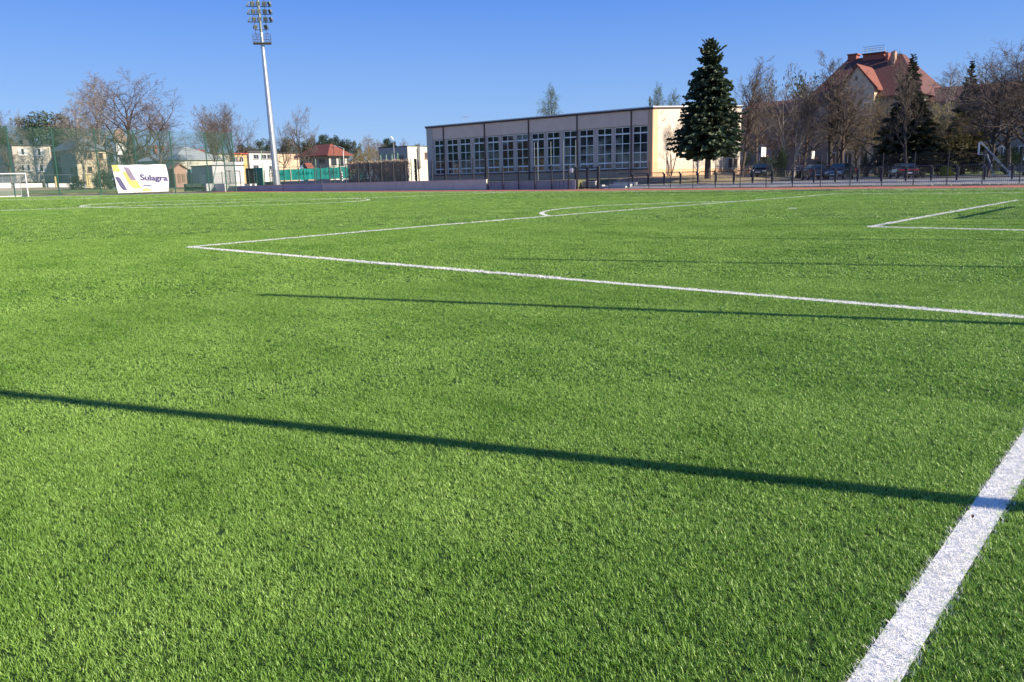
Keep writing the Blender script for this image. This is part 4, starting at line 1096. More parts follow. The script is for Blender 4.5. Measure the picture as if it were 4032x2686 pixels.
def conifer_mesh(seed, whorls, nbr, nsp, shape, droop=.15, clump=.05, r_=.012, gap=0.0, base=.08, asp=.5):
    """needle sprays on whorled branches; height 1, width 1 (radius .5 at the widest)"""
    r = random.Random(seed); T, Cn = MB(), MB()
    T.tube([(0, 0, -.02), (0, 0, .3), (0, 0, .7), (0, 0, 1.0)], [r_*1.6, r_*1.2, r_*.7, .001], 7)
    for w in range(whorls):
        t = base+(1-base)*(w+r.uniform(0, .7))/whorls
        t = min(t, .99); rad = shape(t)*asp
        n = max(3, int(nbr*(.5+shape(t))))
        a0 = r.uniform(0, 6.28)
        for k in range(n):
            if r.random() < gap: continue
            a = a0+k*6.283/n+r.uniform(-.3, .3); tb = min(.995, t+r.uniform(-.8, .8)/whorls); L = shape(tb)*asp*r.choice((r.uniform(.62, .9), r.uniform(.85, 1.18)))*(1+.10*math.sin(a*3+tb*17))
            if L < .01: L = .01
            t_ = tb; p = Vector((0, 0, t_)); d = Vector((math.cos(a), math.sin(a), 0)); pts = [p]
            dr = droop*(1-t_*.8)*r.uniform(.6, 1.3)
            for i in range(1, 5):
                s_ = i/4; pts.append(Vector((d.x*L*s_, d.y*L*s_, t_+.12*L*s_-dr*L*s_*s_+((.5+2*(t_-.8))*L*s_ if t_ > .8 else 0))))
            T.tube(pts, [r_*.35*(1-i*.2) for i in range(5)], 3, cap=False)
            m_ = max(3, int(nsp*(.25+L/asp*1.8)))
            for j in range(m_):
                s_ = (j+r.random())/m_; s_ = .12+.9*s_; i = min(int(s_*4), 3); q = pts[i].lerp(pts[i+1], min(1.1, s_*4-i))
                side = Vector((-d.y, d.x, 0))*r.choice((-1, 1)); fan = r.uniform(.1, 1.0)
                dd = (d*(1-fan*.55)+side*fan+Vector((0, 0, r.uniform(-.40, .28)+(.7 if tb > .85 else 0)))).normalized()
                ln = clump*r.uniform(.7, 1.4)*(.6+.7*(1-s_)+.3)*min(1, .30+rad/asp*2.6); wd = ln*r.uniform(.30, .45)
                up = Vector((0, 0, 1)); sd = dd.cross(up).normalized(); nn = sd.cross(dd)
                e = q+dd*ln; mdl = q+dd*ln*.45+Vector((0, 0, ln*.06))
                Cn.add([q, mdl+sd*wd, e, mdl-sd*wd], [(0, 1, 2, 3)])
                Cn.add([q, mdl+nn*wd*.8, e, mdl-nn*wd*.6], [(0, 1, 2, 3)])
    def done(mb, nm):
        me = bpy.data.meshes.new(nm); me.from_pydata([(v[0]/asp, v[1]/asp, v[2]) for v in mb.v], [], mb.f); me.update(); return me
    return done(T, 'trunk'), done(Cn, 'crown')
def cone(t): return .5*(1-t)**.85
def fir_shape(t):
    return float(np.interp(t, [.10, .16, .25, .34, .45, .6, .75, .87, .93, 1], [.26, .40, .50, .48, .42, .345, .24, .165, .10, .012]))
def spruce_shape(t): return float(np.interp(t, [.05, .15, .3, .5, .7, .85, 1], [.46, .5, .43, .30, .17, .08, .008]))
def slim_shape(t): return float(np.interp(t, [.05, .15, .4, .65, .85, 1], [.44, .5, .38, .22, .09, .008]))
FIR = conifer_mesh(61, 50, 16, 28, fir_shape, .20, .034, .018, gap=.13, base=.16, asp=.56)
SPR = [conifer_mesh(62, 42, 11, 20, spruce_shape, .34, .040, .010, gap=.10, base=.06, asp=.42), conifer_mesh(63, 40, 10, 20, slim_shape, .30, .040, .010, gap=.08, base=.06, asp=.32)]

def clump_tree_mesh(seed, nclump, nleaf, flat, low, rx=.5, sz=.03, trunk=True, oval=False):
    """leaf clumps spread through a crown volume (pines, shrubs, thujas)"""
    r = random.Random(seed); T, Cn = MB(), MB(); cs = []
    for k in range(nclump):
        for _ in range(40):
            x, y, z = r.uniform(-1, 1), r.uniform(-1, 1), r.uniform(0, 1)
            if oval: ok = x*x+y*y+((z-.5)/.5)**2 < 1
            else: ok = x*x+y*y+((z-.35)/.65)**2 < 1 and (x*x+y*y > .06 or z > .5)
            if ok: break
        cs.append(Vector((x*rx*.88, y*rx*.88, low+(1-low)*(.04+z*.90))))
    if trunk:
        T.tube([(0, 0, -.02), (.01, .01, low*.6), (-.01, .01, low+.3*(1-low)), (0, 0, .93)], [.022, .018, .012, .004], 6)
        for c in cs[::2]:
            b0 = Vector((0, 0, max(low*.75, c.z-.16))); T.tube([b0, b0.lerp(c, .55)+Vector((0, 0, -.02)), c], [.008, .005, .002], 3, cap=False)
    cr = rx*(.30 if not oval else .34)*(50/max(nclump, 12))**.33
    for c in cs:
        k_ = r.uniform(.7, 1.25)
        for _ in range(nleaf):
            v = Vector((r.gauss(0, 1), r.gauss(0, 1), r.gauss(0, 1))); v = v.normalized()*(r.random()**.4)*cr*k_
            v.z *= flat
            p = c+v; a = Vector((r.gauss(0, 1), r.gauss(0, 1), r.gauss(.3, 1))).normalized(); b_ = a.orthogonal().normalized(); s_ = sz*r.uniform(.6, 1.3)
            Cn.add([p-b_*s_*.35, p+a*s_, p+b_*s_*.35, p-a*s_*.6], [(0, 1, 2, 3)])
    def done(mb, nm):
        me = bpy.data.meshes.new(nm); me.from_pydata([tuple(v) for v in mb.v], [], mb.f); me.update(); return me
    return (done(T, 'trunk') if trunk else None), done(Cn, 'crown')
PIN = [clump_tree_mesh(71, 34, 150, .45, .42, sz=.026), clump_tree_mesh(72, 46, 130, .5, .30, sz=.026), clump_tree_mesh(73, 24, 150, .40, .55, sz=.026)]
SHR = [clump_tree_mesh(81, 40, 110, .9, .03, sz=.040, trunk=True), clump_tree_mesh(82, 34, 150, 1.6, .02, sz=.030, trunk=True, oval=True)]

_mc = {}
def recol(me, material):
    k = (me.name, material.name)
    if k not in _mc:
        m2_ = me.copy(); m2_.materials.clear(); m2_.materials.append(material); _mc[k] = m2_
    return _mc[k]
def depth_of(P): return float((np.array(P)-CAM) @ AXF)
def stand(px, Y, py=690):
    P = at_y(px, py, Y); return float(P[0]), float(Y), gz(P[0], Y)
def plant(name, label, cat, meshes, mats_, px, Y, ytop, wpx, group=None, rz=None, names=('trunk', 'crown'), py=690, wmax=None, dz=0.0, tilt=0.0, extra=None, sw=1.0):
    x, y, z = stand(px, Y, py)
    h = float(at_y(px, ytop, Y)[2])-z
    w = wpx*depth_of((x, y, z))/F
    t = thing(name, label, cat, (x, y, z+dz), random.uniform(0, 6.28) if rz is None else rz, group)
    if tilt:
        t.rotation_euler = (R(tilt)*math.sin(YAW), -R(tilt)*math.cos(YAW), t.rotation_euler[2])
    for me, mt, nm in zip(meshes, mats_, names):
        if me is None: continue
        o = share(nm, recol(me, mt), t, scale=(w, w, h)); o.name = nm
    return t
def bare(kind, i, label, px, Y, ytop, wpx, bark='bark', tw='twig', group=None, bud=None, name=None, **k):
    if group == GR: wpx *= 1.18
    A = BT[kind][i % len(BT[kind])]
    t = plant(name or ('bare_tree' if not bud else 'budding_tree'), label, 'tree', (A[0], A[1]), (M[bark], M[tw]), px, Y, ytop, wpx, group, **k)
    if bud:
        sc = t.children[0].scale if t.children else [c for c in bpy.data.objects if c.parent is t][0].scale
        o = share('foliage', bud_me(kind, i, bud), t, scale=sc)
    return t
_bm = {}
def bud_me(kind, i, m_):
    k = (kind, i, m_)
    if k not in _bm:
        me = bud_mesh(BT[kind][i % len(BT[kind])][2], 4200 if m_ != 'larch' else 1300, .0075, 5+i); me.materials.append(M[m_]); _bm[k] = me
    return _bm[k]

GR = 'bare trees in front of the school'
# right-hand side: the tall fir and the trees in front of the school
plant('tall_fir', 'tall dense dark green fir in front of the sunlit end wall of the hall', 'tree', FIR, (M['bark_dk'], M['fir']), 2786, 46, 157, 246, rz=.4, py=700)
GR = 'bare trees in front of the school'
bare('tall', 0, 'slender tall bare tree just right of the big fir', 2922, 62, 218, 165, 'bark', 'twig', GR, rz=1.0)
bare('broad', 0, 'bare tree with dense reddish twigs behind the left hoop', 2985, 78, 400, 210, 'bark', 'twig', GR)
bare('multi', 0, 'pale multi-stemmed bare tree left of the dark grey car', 3092, 70, 250, 215, 'birchbark', 'twig', GR, rz=2.0)
bare('tall', 1, 'pale leaning bare tree beside the multi-stemmed tree', 3126, 69, 285, 180, 'birchbark', 'twig', GR, tilt=4)
bare('broad', 1, 'dense bare tree in front of the left roof slope of the school', 3165, 84, 330, 240, 'bark', 'twig', GR)
bare('tall', 0, 'very tall bare tree with a dark double trunk above the two middle cars', 3264, 72, 185, 215, 'bark_dk', 'twig', GR, rz=2.6)
bare('tall', 1, 'second dark trunk standing close to the tall double-trunked tree', 3277, 73.5, 300, 170, 'bark_dk', 'twig', GR, rz=.5)
bare('birch', 0, 'thin bare tree between the tall dark trunks and the leaning tree', 3325, 72, 330, 190, 'bark', 'twig', GR)
bare('gnarl', 0, 'dark gnarled tree leaning right in front of the gable', 3412, 66, 330, 270, 'bark_dk', 'twig', GR, rz=.9, tilt=5)
bare('broad', 0, 'bare tree with pale twigs below the school gable', 3450, 80, 360, 210, 'bark', 'twig_yel', GR)
bare('tall', 0, 'tall thin bare tree rising past the right roof slope', 3566, 60, 190, 150, 'bark_dk', 'twig', GR, rz=3.4, tilt=1.5)
bare('broad', 1, 'yellowish budding tree right of the dark spruce', 3668, 72, 385, 220, 'bark', 'twig_yel', GR, bud='bud_yel')
bare('multi', 1, 'low yellowish budding tree in front of the right wing', 3715, 68, 440, 190, 'bark_dk', 'twig_yel', GR, bud='bud_yel')
bare('birch', 0, 'wispy pale birch rising above the right wing roof', 3718, 86, 245, 120, 'birchbark', 'twig_pale', GR)
bare('broad', 0, 'big spreading bare tree at the right edge with a dark trunk', 3880, 58, 190, 330, 'bark_dk', 'twig', GR, rz=.3)
bare('broad', 1, 'tall broad bare tree at the far right above the basketball hoop', 3965, 66, 125, 400, 'bark_dk', 'twig', GR, rz=4.0)
bare('broad', 0, 'bare tree cut by the right edge of the picture', 4040, 60, 160, 360, 'bark_dk', 'twig', GR, rz=5.2)
bare('multi', 0, 'low bare shrub tree in front of the right wing of the school', 3600, 76, 480, 170, 'bark', 'twig', GR)
bare('broad', 1, 'small bare tree in front of the centre of the school', 3370, 84, 420, 180, 'bark', 'twig', GR)
bare('multi', 1, 'small bare tree between the two hoops at left', 3045, 84, 460, 170, 'bark', 'twig', GR)
bare('broad', 0, 'small bare tree beside the right wing', 3790, 82, 430, 180, 'bark', 'twig', GR)
GS = 'spruces in front of the school'
plant('spruce', 'broad dark spruce in front of the right roof slope', 'tree', SPR[0], (M['bark_dk'], M['spruce']), 3562, 66, 222, 250, GS)
plant('spruce', 'narrow spruce with a pale green tip in front of the right wing', 'tree', SPR[1], (M['bark_dk'], M['spruce']), 3790, 70, 250, 160, GS)
plant('spruce', 'dark round-topped conifer left of the school roof', 'tree', SHR[1], (M['bark_dk'], M['spruce']), 3146, 112, 300, 150, GS)
plant('spruce', 'dark conifer behind the left wing, right of the tall fir', 'tree', SHR[1], (M['bark_dk'], M['spruce']), 2985, 112, 318, 140, GS)
GT = 'thujas and evergreen shrubs along the school'
for (px, Y, yt, w, lb) in ((3012, 64, 605, 92, 'round dark thuja behind the leftmost car'), (3073, 66, 585, 70, 'dark columnar thuja beside the pale multi-stemmed tree'), (2948, 66, 590, 50, 'thuja at the right corner of the sports hall'),
                           (3402, 64, 598, 44, 'narrow pointed thuja left of the gnarled tree'), (3500, 74, 600, 60, 'evergreen shrub behind the rear of the black car'), (3585, 76, 610, 70, 'evergreen shrub right of the black car'),
                           (3690, 72, 590, 80, 'mossy green shrub left of the yellow-green bush'), (3770, 70, 560, 100, 'tall mossy evergreen left of the right hoops'), (3832, 72, 596, 70, 'dark rounded evergreen behind the right hoop'),
                           (3905, 74, 585, 80, 'evergreen shrub between the two right hoops'), (3985, 72, 580, 90, 'evergreen shrub at the right edge'), (3225, 80, 630, 60, 'low evergreen behind the dark grey car')):
    plant('thuja', lb, 'shrub', SHR[1] if w < 85 else SHR[0], (M['bark_dk'], M['thuja']), px, Y, yt, w, GT)
for (px, Y, yt, w, lb) in ((3620, 60, 672, 56, 'low dark hedge bush right of the black car'), (3725, 62, 652, 52, 'clipped yellow-green bush on the lawn'), (3150, 62, 672, 40, 'low bush left of the dark grey car'), (3480, 62, 668, 60, 'low bush between the middle car and the black car')):
    plant('bush', lb, 'bush', SHR[0], (M['bark_dk'], M['hedge_y'] if px == 3725 else M['thuja']), px, Y, yt, w, 'low bushes on the lawn')
# trees above and behind the hall
bare('birch', 0, 'sparse pale green larch rising behind the middle of the hall roof', 2166, 92, 322, 96, 'bark', 'larch', 'larches behind the hall', bud='larch', py=640, name='larch')
bare('birch', 0, 'pale larch behind the right end of the hall roof', 2592, 95, 318, 90, 'bark', 'larch', 'larches behind the hall', bud='larch', py=640, rz=2.0, name='larch')
bare('birch', 0, 'wispy larch behind the corner of the hall, right of the other', 2652, 98, 345, 90, 'bark', 'larch', 'larches behind the hall', bud='larch', py=640, rz=4.0, name='larch')
plant('spruce', 'small dark conifer top behind the right end of the hall roof', 'tree', SPR[1], (M['bark_dk'], M['pine']), 2556, 98, 385, 55, GS, py=640)
# bare shrub in front of the sunlit end wall whose shadow falls on it
bare('multi', 0, 'bare leafless tree standing just in front of the cream end wall', 2640, 53.5, 425, 165, 'bark', 'twig', None, py=697, rz=1.4)

# left-hand side
GL = 'bare trees behind the ball net'
bare('broad', 1, 'huge spreading bare tree with reddish buds above the banner', 528, 40, 232, 440, 'bark', 'twig_red', GL, py=720, rz=1.2)
bare('broad', 0, 'reddish bare tree right behind the huge bare tree', 640, 52, 400, 190, 'bark', 'twig_red', GL, py=715)
bare('birch', 0, 'tall pale birch left of the huge bare tree', 415, 48, 262, 150, 'birchbark', 'twig_pale', GL, py=715)
bare('birch', 0, 'wispy leaning birch above the dark grey house', 330, 38, 372, 170, 'birchbark', 'twig_pale', GL, py=715, tilt=-6)
bare('multi', 0, 'multi-stemmed bare tree between the banner and the mast', 868, 64, 398, 190, 'bark', 'twig', GL, py=705, rz=.6)
bare('multi', 1, 'bare tree with several stems left of the mast', 925, 68, 388, 210, 'bark', 'twig', GL, py=705, rz=2.2)
bare('broad', 0, 'pale bare tree behind, left of the multi-stemmed tree', 835, 74, 402, 150, 'bark', 'twig', GL, py=700)
bare('gnarl', 0, 'gnarled bare tree just right of the mast', 1118, 80, 470, 120, 'bark_dk', 'twig', GL, py=690)
bare('gnarl', 0, 'rounded gnarled bare tree in front of the red-roofed house', 1246, 84, 404, 240, 'bark_dk', 'twig', GL, py=690, rz=3.0)
bare('broad', 0, 'bare reddish trees at the far left edge', 18, 38, 395, 160, 'bark', 'twig_red', GL, py=720)
bare('broad', 1, 'thin bare tree left of the flat-topped pine', 92, 41, 410, 120, 'bark', 'twig_pale', GL, py=720)
bare('tall', 0, 'leaning bare tree in front of the cream flat-roofed house', 50, 15.5, 560, 130, 'bark', 'twig', GL, py=735, tilt=-8)
bare('birch', 0, 'pale weeping birch beyond the vine-covered fence', 1452, 120, 528, 110, 'birchbark', 'twig_pale', GL, py=680)
bare('birch', 0, 'second weeping birch beyond the vine-covered fence', 1490, 124, 545, 80, 'birchbark', 'twig_pale', GL, py=680)
bare('broad', 0, 'small distant bare tree above the white modern block', 1590, 120, 540, 60, 'bark', 'twig', GL, py=680)
bare('broad', 1, 'small distant bare tree at the left corner of the hall', 1655, 130, 552, 70, 'bark', 'twig', GL, py=680)
bare('broad', 1, 'greenish budding willow above the vine-covered fence', 1440, 100, 570, 130, 'bark', 'twig_yel', GL, bud='bud_yel', py=680)
bare('broad', 0, 'bare tree in front of the sunlit side of the dark grey house', 392, 26, 590, 110, 'bark', 'twig', GL, py=720)
GP = 'pines'
def pine(i, label, px, Y, yt, w, **k):
    return plant('pine_tree', label, 'tree', PIN[i % 3], (M['bark'], M['pine']), px, Y, yt, w, GP, **k)
pine(0, 'flat-topped pine above the cream flat-roofed house', 212, 49, 420, 290, py=715)
pine(2, 'second pine crown just left of the flat-topped pine', 150, 46, 462, 130, py=715)
pine(1, 'pine at the far left edge of the picture', 26, 38, 478, 130, py=715)
pine(1, 'dark pine behind the dark grey house', 300, 60, 470, 200, py=710)
pine(1, 'dark pine behind the huge bare tree', 385, 66, 470, 190, py=710)
pine(1, 'dark conifer right of the white tower house', 540, 70, 512, 90, py=710)
pine(1, 'dark conifer left of the white tower house', 440, 78, 560, 60, py=700)
pine(1, 'dark pine in front of the white tower house', 492, 60, 592, 90, py=705)
pine(1, 'low pine by the grey sheet-roofed house', 585, 80, 560, 60, py=700)
for i, (px, yt, w, Y) in enumerate(((850, 560, 45, 110), (908, 598, 50, 130), (965, 560, 75, 118), (1010, 540, 90, 125), (1060, 535, 95, 130), (1148, 530, 95, 132), (1196, 545, 85, 138), (1238, 525, 85, 140), (1290, 520, 100, 135), (1330, 525, 90, 142), (1372, 538, 85, 128), (1412, 545, 50, 150), (1536, 536, 80, 135), (1505, 560, 40, 150), (1645, 560, 40, 150))):
    lab = ['small pine left of the first bare tree group', 'low pine behind the ochre building', 'pine left of the mast, lowest of its row', 'pine directly left of the mast', 'pine directly behind the mast', 'pine right of the mast', 'pine behind the gnarled trees', 'pine left of the red-roofed house', 'tall pine behind the red-roofed house', 'pine right behind the red roof', 'bushy pine right of the red-roofed house', 'slim pine left of the weeping birch', 'pine with a pointed top behind the white modern block', 'slim pine right of the weeping birch', 'small distant pine at the hall corner'][i]
    pine(i % 2, lab, px, Y, yt, w, py=675)
# trees and a house on the near side, outside the frame; the hall windows mirror them
near_ = [(-104-6.3*k+random.uniform(-2, 2), -62-random.uniform(0, 8), random.uniform(16, 21)) for k in range(18)]
near_ = [(x, y, h) for x, y, h in near_ if not -178 < x < -153]
for i, (x, y, h) in enumerate(near_):
    t = thing('pine_tree', 'pine in the row on the near side of the pitch, outside the frame', 'tree', (x, y, 1.5), i, 'trees on the near side outside the frame')
    for me, mt, nm in zip(PIN[i % 3], (M['bark'], M['pine']), ('trunk', 'crown')): share(nm, recol(me, mt), t, scale=(11, 11, h))
t = thing('near_side_house', 'cream house with a red roof on the near side, mirrored in the hall windows', 'house', (-165, -60, 1))
q = MB(); q.box(-173, -156, -72, -60, 0, 8.5); q.build('wall', M['cream'], t, world=True)
q = MB(); q.prism([(-73, 8.5), (-66, 13.5), (-59, 8.5)], 'x', -174, -155); q.build('roof', M['redroof'], t, world=True)

# ------------------------------------------------------------------ mesh fences of the far side
def wire_panel_mesh(w, h, nh, nv, r_=.003):
    q = MB()
    for i in range(nh): z = h*i/(nh-1); q.box(0, w, -r_, r_, z-r_, z+r_)
    for i in range(nv): x = w*(i+.5)/nv; q.box(x-r_, x+r_, -r_-.002, r_-.002, 0, h)
    me = bpy.data.meshes.new('wire_panel'); me.from_pydata(q.v, [], q.f); me.update(); return me
def mesh_fence(name, label, cat, Y, pxs, h, base, post_m, wire_m, post_r=.04, group=None, nh=13, ext=.1, wires=True):
    xs = [float(at_y(px, 700, Y)[0]) for px in pxs]
    bz = [base(x) for x in xs]
    t = thing(name, label, cat, (xs[len(xs)//2], Y, bz[len(xs)//2]), group=group)
    pm = MB(); pm.box(-post_r, post_r, -post_r, post_r, -.3, h+ext); me = bpy.data.meshes.new('post'); me.from_pydata(pm.v, [], pm.f); me.materials.append(post_m)
    for x, z in zip(xs, bz): share('post', me, t, loc=Vector((x, Y, z))-Vector(t.location))
    if wires:
        wp = wire_panel_mesh(1, h-.1, nh, 18); wp.materials.append(wire_m)
        for (xa, xb, za) in zip(xs[:-1], xs[1:], bz[:-1]):
            share('wire_panel', wp, t, loc=Vector((xa, Y-.05, za+.08))-Vector(t.location), scale=(xb-xa, 1, 1))
    return t
# along the wall top, left part (behind the mast)
mesh_fence('mesh_fence', 'dark green mesh fence on the wall from the ball net to the mast', 'fence', 37.6, [690, 752, 790, 838, 875, 905, 946, 980, 1010, 1042, 1063, 1072, 1120, 1178], 2.4, lambda x: 1.05, M['green_dark'], M['green_dark'], group='mesh fences of the stadium')
mesh_fence('mesh_fence', 'dark mesh fence standing on the lavender wall beside the vine-covered fence', 'fence', 37.25, [1240, 1264, 1298, 1315, 1340, 1362, 1411, 1457, 1503, 1550, 1598, 1650, 1702, 1755, 1809, 1865, 1917], 2.35, lambda x: 1.30, M['anthracite'], M['anthracite'], .045, 'mesh fences of the stadium')
mesh_fence('mesh_fence', 'dark mesh fence in front of the grey panelled wall left of the gate', 'fence', 36.6, [1922, 1980, 2042, 2106, 2172, 2240], 2.35, lambda x: float(zf(x, 36.6)), M['anthracite'], M['anthracite'], .045, 'mesh fences of the stadium')
mesh_fence('mesh_fence', 'tall slim posts of the mesh fence above the grey wall, by the sixth window', 'fence', 38.2, [2105, 2118, 2170, 2219, 2267], 3.9, lambda x: 1.05, M['fl_back'], M['darksteel'], .035, 'mesh fences of the stadium', wires=False)
rf = [2398.5, 2476, 2556, 2641, 2729, 2817, 2915, 3017, 3122, 3231, 3348, 3473, 3597, 3729, 3868, 4015, 4170, 4330]
mesh_fence('mesh_fence', 'long dark mesh fence with slim posts between the red track and the car park', 'fence', 37.45, rf, 2.45, lambda x: float(zf(x, 37)), M['anthracite'], M['anthracite'], .026, 'mesh fences of the stadium')
# double gate
GYY = 37.05
gz_ = float(zf(-47, 37))
gp = [float(at_y(px, 720, GYY)[0]) for px in (2269, 2313, 2357)]
zt_ = float(at_y(2313, 658, GYY)[2])
t = thing('stadium_gate', 'black steel double gate right of the grey panelled wall', 'gate', (gp[1], GYY, gz_))
for x, r_ in zip(gp, (.12, .07, .11)):
    q = MB(); q.box(x-r_, x+r_, GYY-r_, GYY+r_, gz_-.2, zt_+.06); q.build('gate_post', M['anthracite'], t, world=True)
for (xa, xb) in ((gp[0]+.14, gp[1]-.085), (gp[1]+.085, gp[2]-.13)):
    q = MB()
    for z0 in (gz_+.08, zt_-.10): q.box(xa, xb, GYY-.03, GYY+.03, z0, z0+.08)
    for x0 in (xa, xb-.06): q.box(x0, x0+.06, GYY-.028, GYY+.028, gz_+.16, zt_-.1)
    lf = q.build('gate_leaf', M['anthracite'], t, world=True)
    wp = wire_panel_mesh(1, zt_-gz_-.3, 13, 10); wp.materials.append(M['anthracite'])
    share('wire_infill', wp, lf, loc=Vector((xa+.06, GYY, gz_+.17))-Vector(t.location), scale=(xb-xa-.12, 1, 1))
q = MB(); sx, sz = float(at_y(2250, 668, 36.5)[0]), float(at_y(2250, 668, 36.5)[2]); q.box(sx-.17, sx+.17, 36.48, 36.52, sz-.28, sz+.14); q.build('notice', M['white'], t, world=True)
# low concrete slabs and steps beside the gate
t = thing('concrete_slabs', 'pile of flat concrete kerbs and slabs just right of the gate', 'slabs', (-44.5, 38.6, .3))
for (x0, x1, y0, z0, h_) in ((-45.6, -42.9, 37.9, .25, .16), (-45.2, -42.6, 38.3, .42, .16), (-44.9, -42.4, 38.8, .58, .16), (-46.6, -45.7, 38.0, .2, .35)):
    q = MB(); q.box(x0, x1, y0, y0+.5, z0-.2, z0+h_); q.build('slab', M['concrete'], t, world=True)
t = thing('low_white_wall', 'low pale mesh-printed slab wall seen through the gate', 'wall', (-47.2, 38.2, .3))
q = MB(); q.box(-48.35, -46.75, 38.3, 38.5, .1, .86); q.build('slab', M['paving'], t, world=True)
q = MB(); q.box(-48.35, -46.7, 38.28, 38.52, .862, .93); q.build('coping', M['whitewall'], t, world=True)

# pedestrian railing with rounded bays on top of the embankment
RY = 39.35
rp = [2433, 2491.5, 2552, 2615, 2679, 2747, 2817.5, 2889, 2963, 3040, 3120, 3204, 3289, 3377, 3469, 3566, 3666, 3767, 3874.6, 3984, 4096, 4215, 4340]
xs = [float(at_y(px, 705, RY)[0]) for px in rp]
t = thing('pedestrian_railing', 'black steel railing of rounded bays between the embankment and the car park', 'railing', (xs[10], RY, .45))
for x in xs[1:]:
    z = gz(x, RY); q = MB(); q.box(x-.055, x+.055, RY-.05, RY+.05, z-.3, z+1.02); q.tube([(x, RY, z+1.0), (x-.05, RY, z+1.1), (x-.16, RY, z+1.17)], .055, 6); q.build('post', M['anthracite'], t, world=True)
for xa, xb in zip(xs[:-1], xs[1:]):
    z = gz((xa+xb)/2, RY); a, b_ = xa+.1, xb-.09
    q = MB(); q.tube([(a, RY, z+.22), (a, RY, z+.98), (a+.07, RY, z+1.1), (a+.18, RY, z+1.15), (b_-.18, RY, z+1.15), (b_-.07, RY, z+1.1), (b_, RY, z+.98), (b_, RY, z+.22), (a, RY, z+.22)], .034, 5)
    fr = q.build('rail_frame', M['anthracite'], t, world=True)
    q = MB(); n_ = max(4, int((b_-a)/.125))
    for k in range(1, n_):
        x = a+(b_-a)*k/n_; q.box(x-.008, x+.008, RY-.008, RY+.008, z+.23, z+1.13)
    o = q.build('bars', M['anthracite'], fr); o.location = -Vector(t.location); o['kind'] = 'stuff'

# ------------------------------------------------------------------ tennis court windscreens, vine-covered fence
TY = 60.0
t = thing('tennis_screen_fence', 'green-framed tennis court fence hung with teal windscreens printed with mirrored letters', 'tennis fence', (float(at_y(1290, 700, TY)[0]), TY, 1.3))
zs0, zs1, zfr = float(at_y(1250, 707, TY)[2]), float(at_y(1250, 661, TY)[2]), float(at_y(1250, 653, TY)[2])
tp = [1036, 1090, 1143, 1195, 1246, 1297, 1342, 1392, 1440]
tx = [float(at_y(px, 690, TY)[0]) for px in tp]
for x in tx:
    q = MB(); q.tube([(x, TY, .8), (x, TY, zfr+(1.2 if x in tx[4:8:2] else 0))], .06, 6); q.build('post', M['green_frame'], t, world=True)
q = MB(); q.tube([(tx[0], TY, zfr), (tx[-1], TY, zfr)], .045, 6); q.build('top_rail', M['green_frame'], t, world=True)
for k, (xa, xb) in enumerate(zip(tx[:-1], tx[1:])):
    if k == 0: continue
    q = MB(); n_ = 8
    for j in range(n_+1):
        x = xa+.08+(xb-xa-.16)*j/n_; yo = TY+.1+.05*math.sin(j*1.7+k); sg = .10*math.sin(math.pi*j/n_)
        q.v += [(x, yo, zs0+sg*.4), (x, yo+.02, zs1-sg)]
    q.f = [(2*j, 2*j+2, 2*j+3, 2*j+1) for j in range(n_)]
    q.build('windscreen', M['teal'], t, world=True, smooth=True)
def flat_text(txt, x0, x1, z0, z1, Y, material, parent, mirror=False, name='lettering'):
    V, Fc = text_mesh(txt); q = MB(); a, b_ = V[:, :2].min(0), V[:, :2].max(0)
    for v in V:
        u = (v[0]-a[0])/(b_[0]-a[0]); u = 1-u if mirror else u
        q.v.append((x0+(x1-x0)*u, Y, z0+(z1-z0)*(v[1]-a[1])/(b_[1]-a[1])))
    q.f = Fc; return q.build(name, material, parent, world=True)
for px in (1068, 1118, 1198, 1222+75, 1390-90):
    pass
for (pa, pb) in ((1060, 1116), (1168, 1228), (1272, 1328), (1405, 1436)):
    xa, xb = float(at_y(pa, 690, TY)[0]), float(at_y(pb, 690, TY)[0])
    flat_text('HEAD' if pb-pa > 40 else 'EAD', xa, xb, zs0+.85, zs0+1.45, TY-.02, M['teal_dark'], t, True)
q = MB(); q.box(tx[0]-1, tx[-1]+3, TY-.6, TY-.35, .8, float(at_y(1250, 716, TY-.6)[2])+.25); q.build('kerb_wall', M['paving'], t, world=True)
# taller green frame of the courts near the mast and the frame above the vines
t = thing('court_frame', 'tall pale green steel frame of the tennis court beside the mast', 'frame', (float(at_y(1035, 700, 58)[0]), 58, 1.2))
xa, xb = float(at_y(1036, 690, 58)[0]), float(at_y(1075, 690, 58)[0]); zq_ = float(at_y(1030, 592, 58)[2])
for x in (xa, xb):
    q = MB(); q.tube([(x, 58, .8), (x, 58, zq_)], .09, 6); q.build('post', M['green_frame'], t, world=True)
q = MB(); q.tube([(xa, 58, zq_), (xb, 58, zq_)], .06, 6); q.tube([(xa, 58, zq_-2.6), (xb, 58, zq_-2.6)], .05, 6); q.build('rail', M['green_frame'], t, world=True)
t = thing('court_frame', 'pale green steel frame above the vine-covered fence in front of the modern block', 'frame', (float(at_y(1532, 640, 66)[0]), 66, 1.2))
xa, xb = float(at_y(1500, 640, 66)[0]), float(at_y(1567, 640, 66)[0]); zq_ = float(at_y(1530, 606, 66)[2])
for x in (xa, (xa*2+xb)/3, (xa+2*xb)/3, xb):
    q = MB(); q.tube([(x, 66, .8), (x, 66, zq_)], .08, 6); q.build('post', M['green_frame'], t, world=True)
q = MB(); q.tube([(xa, 66, zq_), (xb, 66, zq_)], .07, 6); q.build('rail', M['green_frame'], t, world=True)
t = thing('green_screen_fence', 'dark green screen fence left of the tennis windscreens, in the shade', 'fence', (float(at_y(1000, 700, 56)[0]), 56, 1.2))
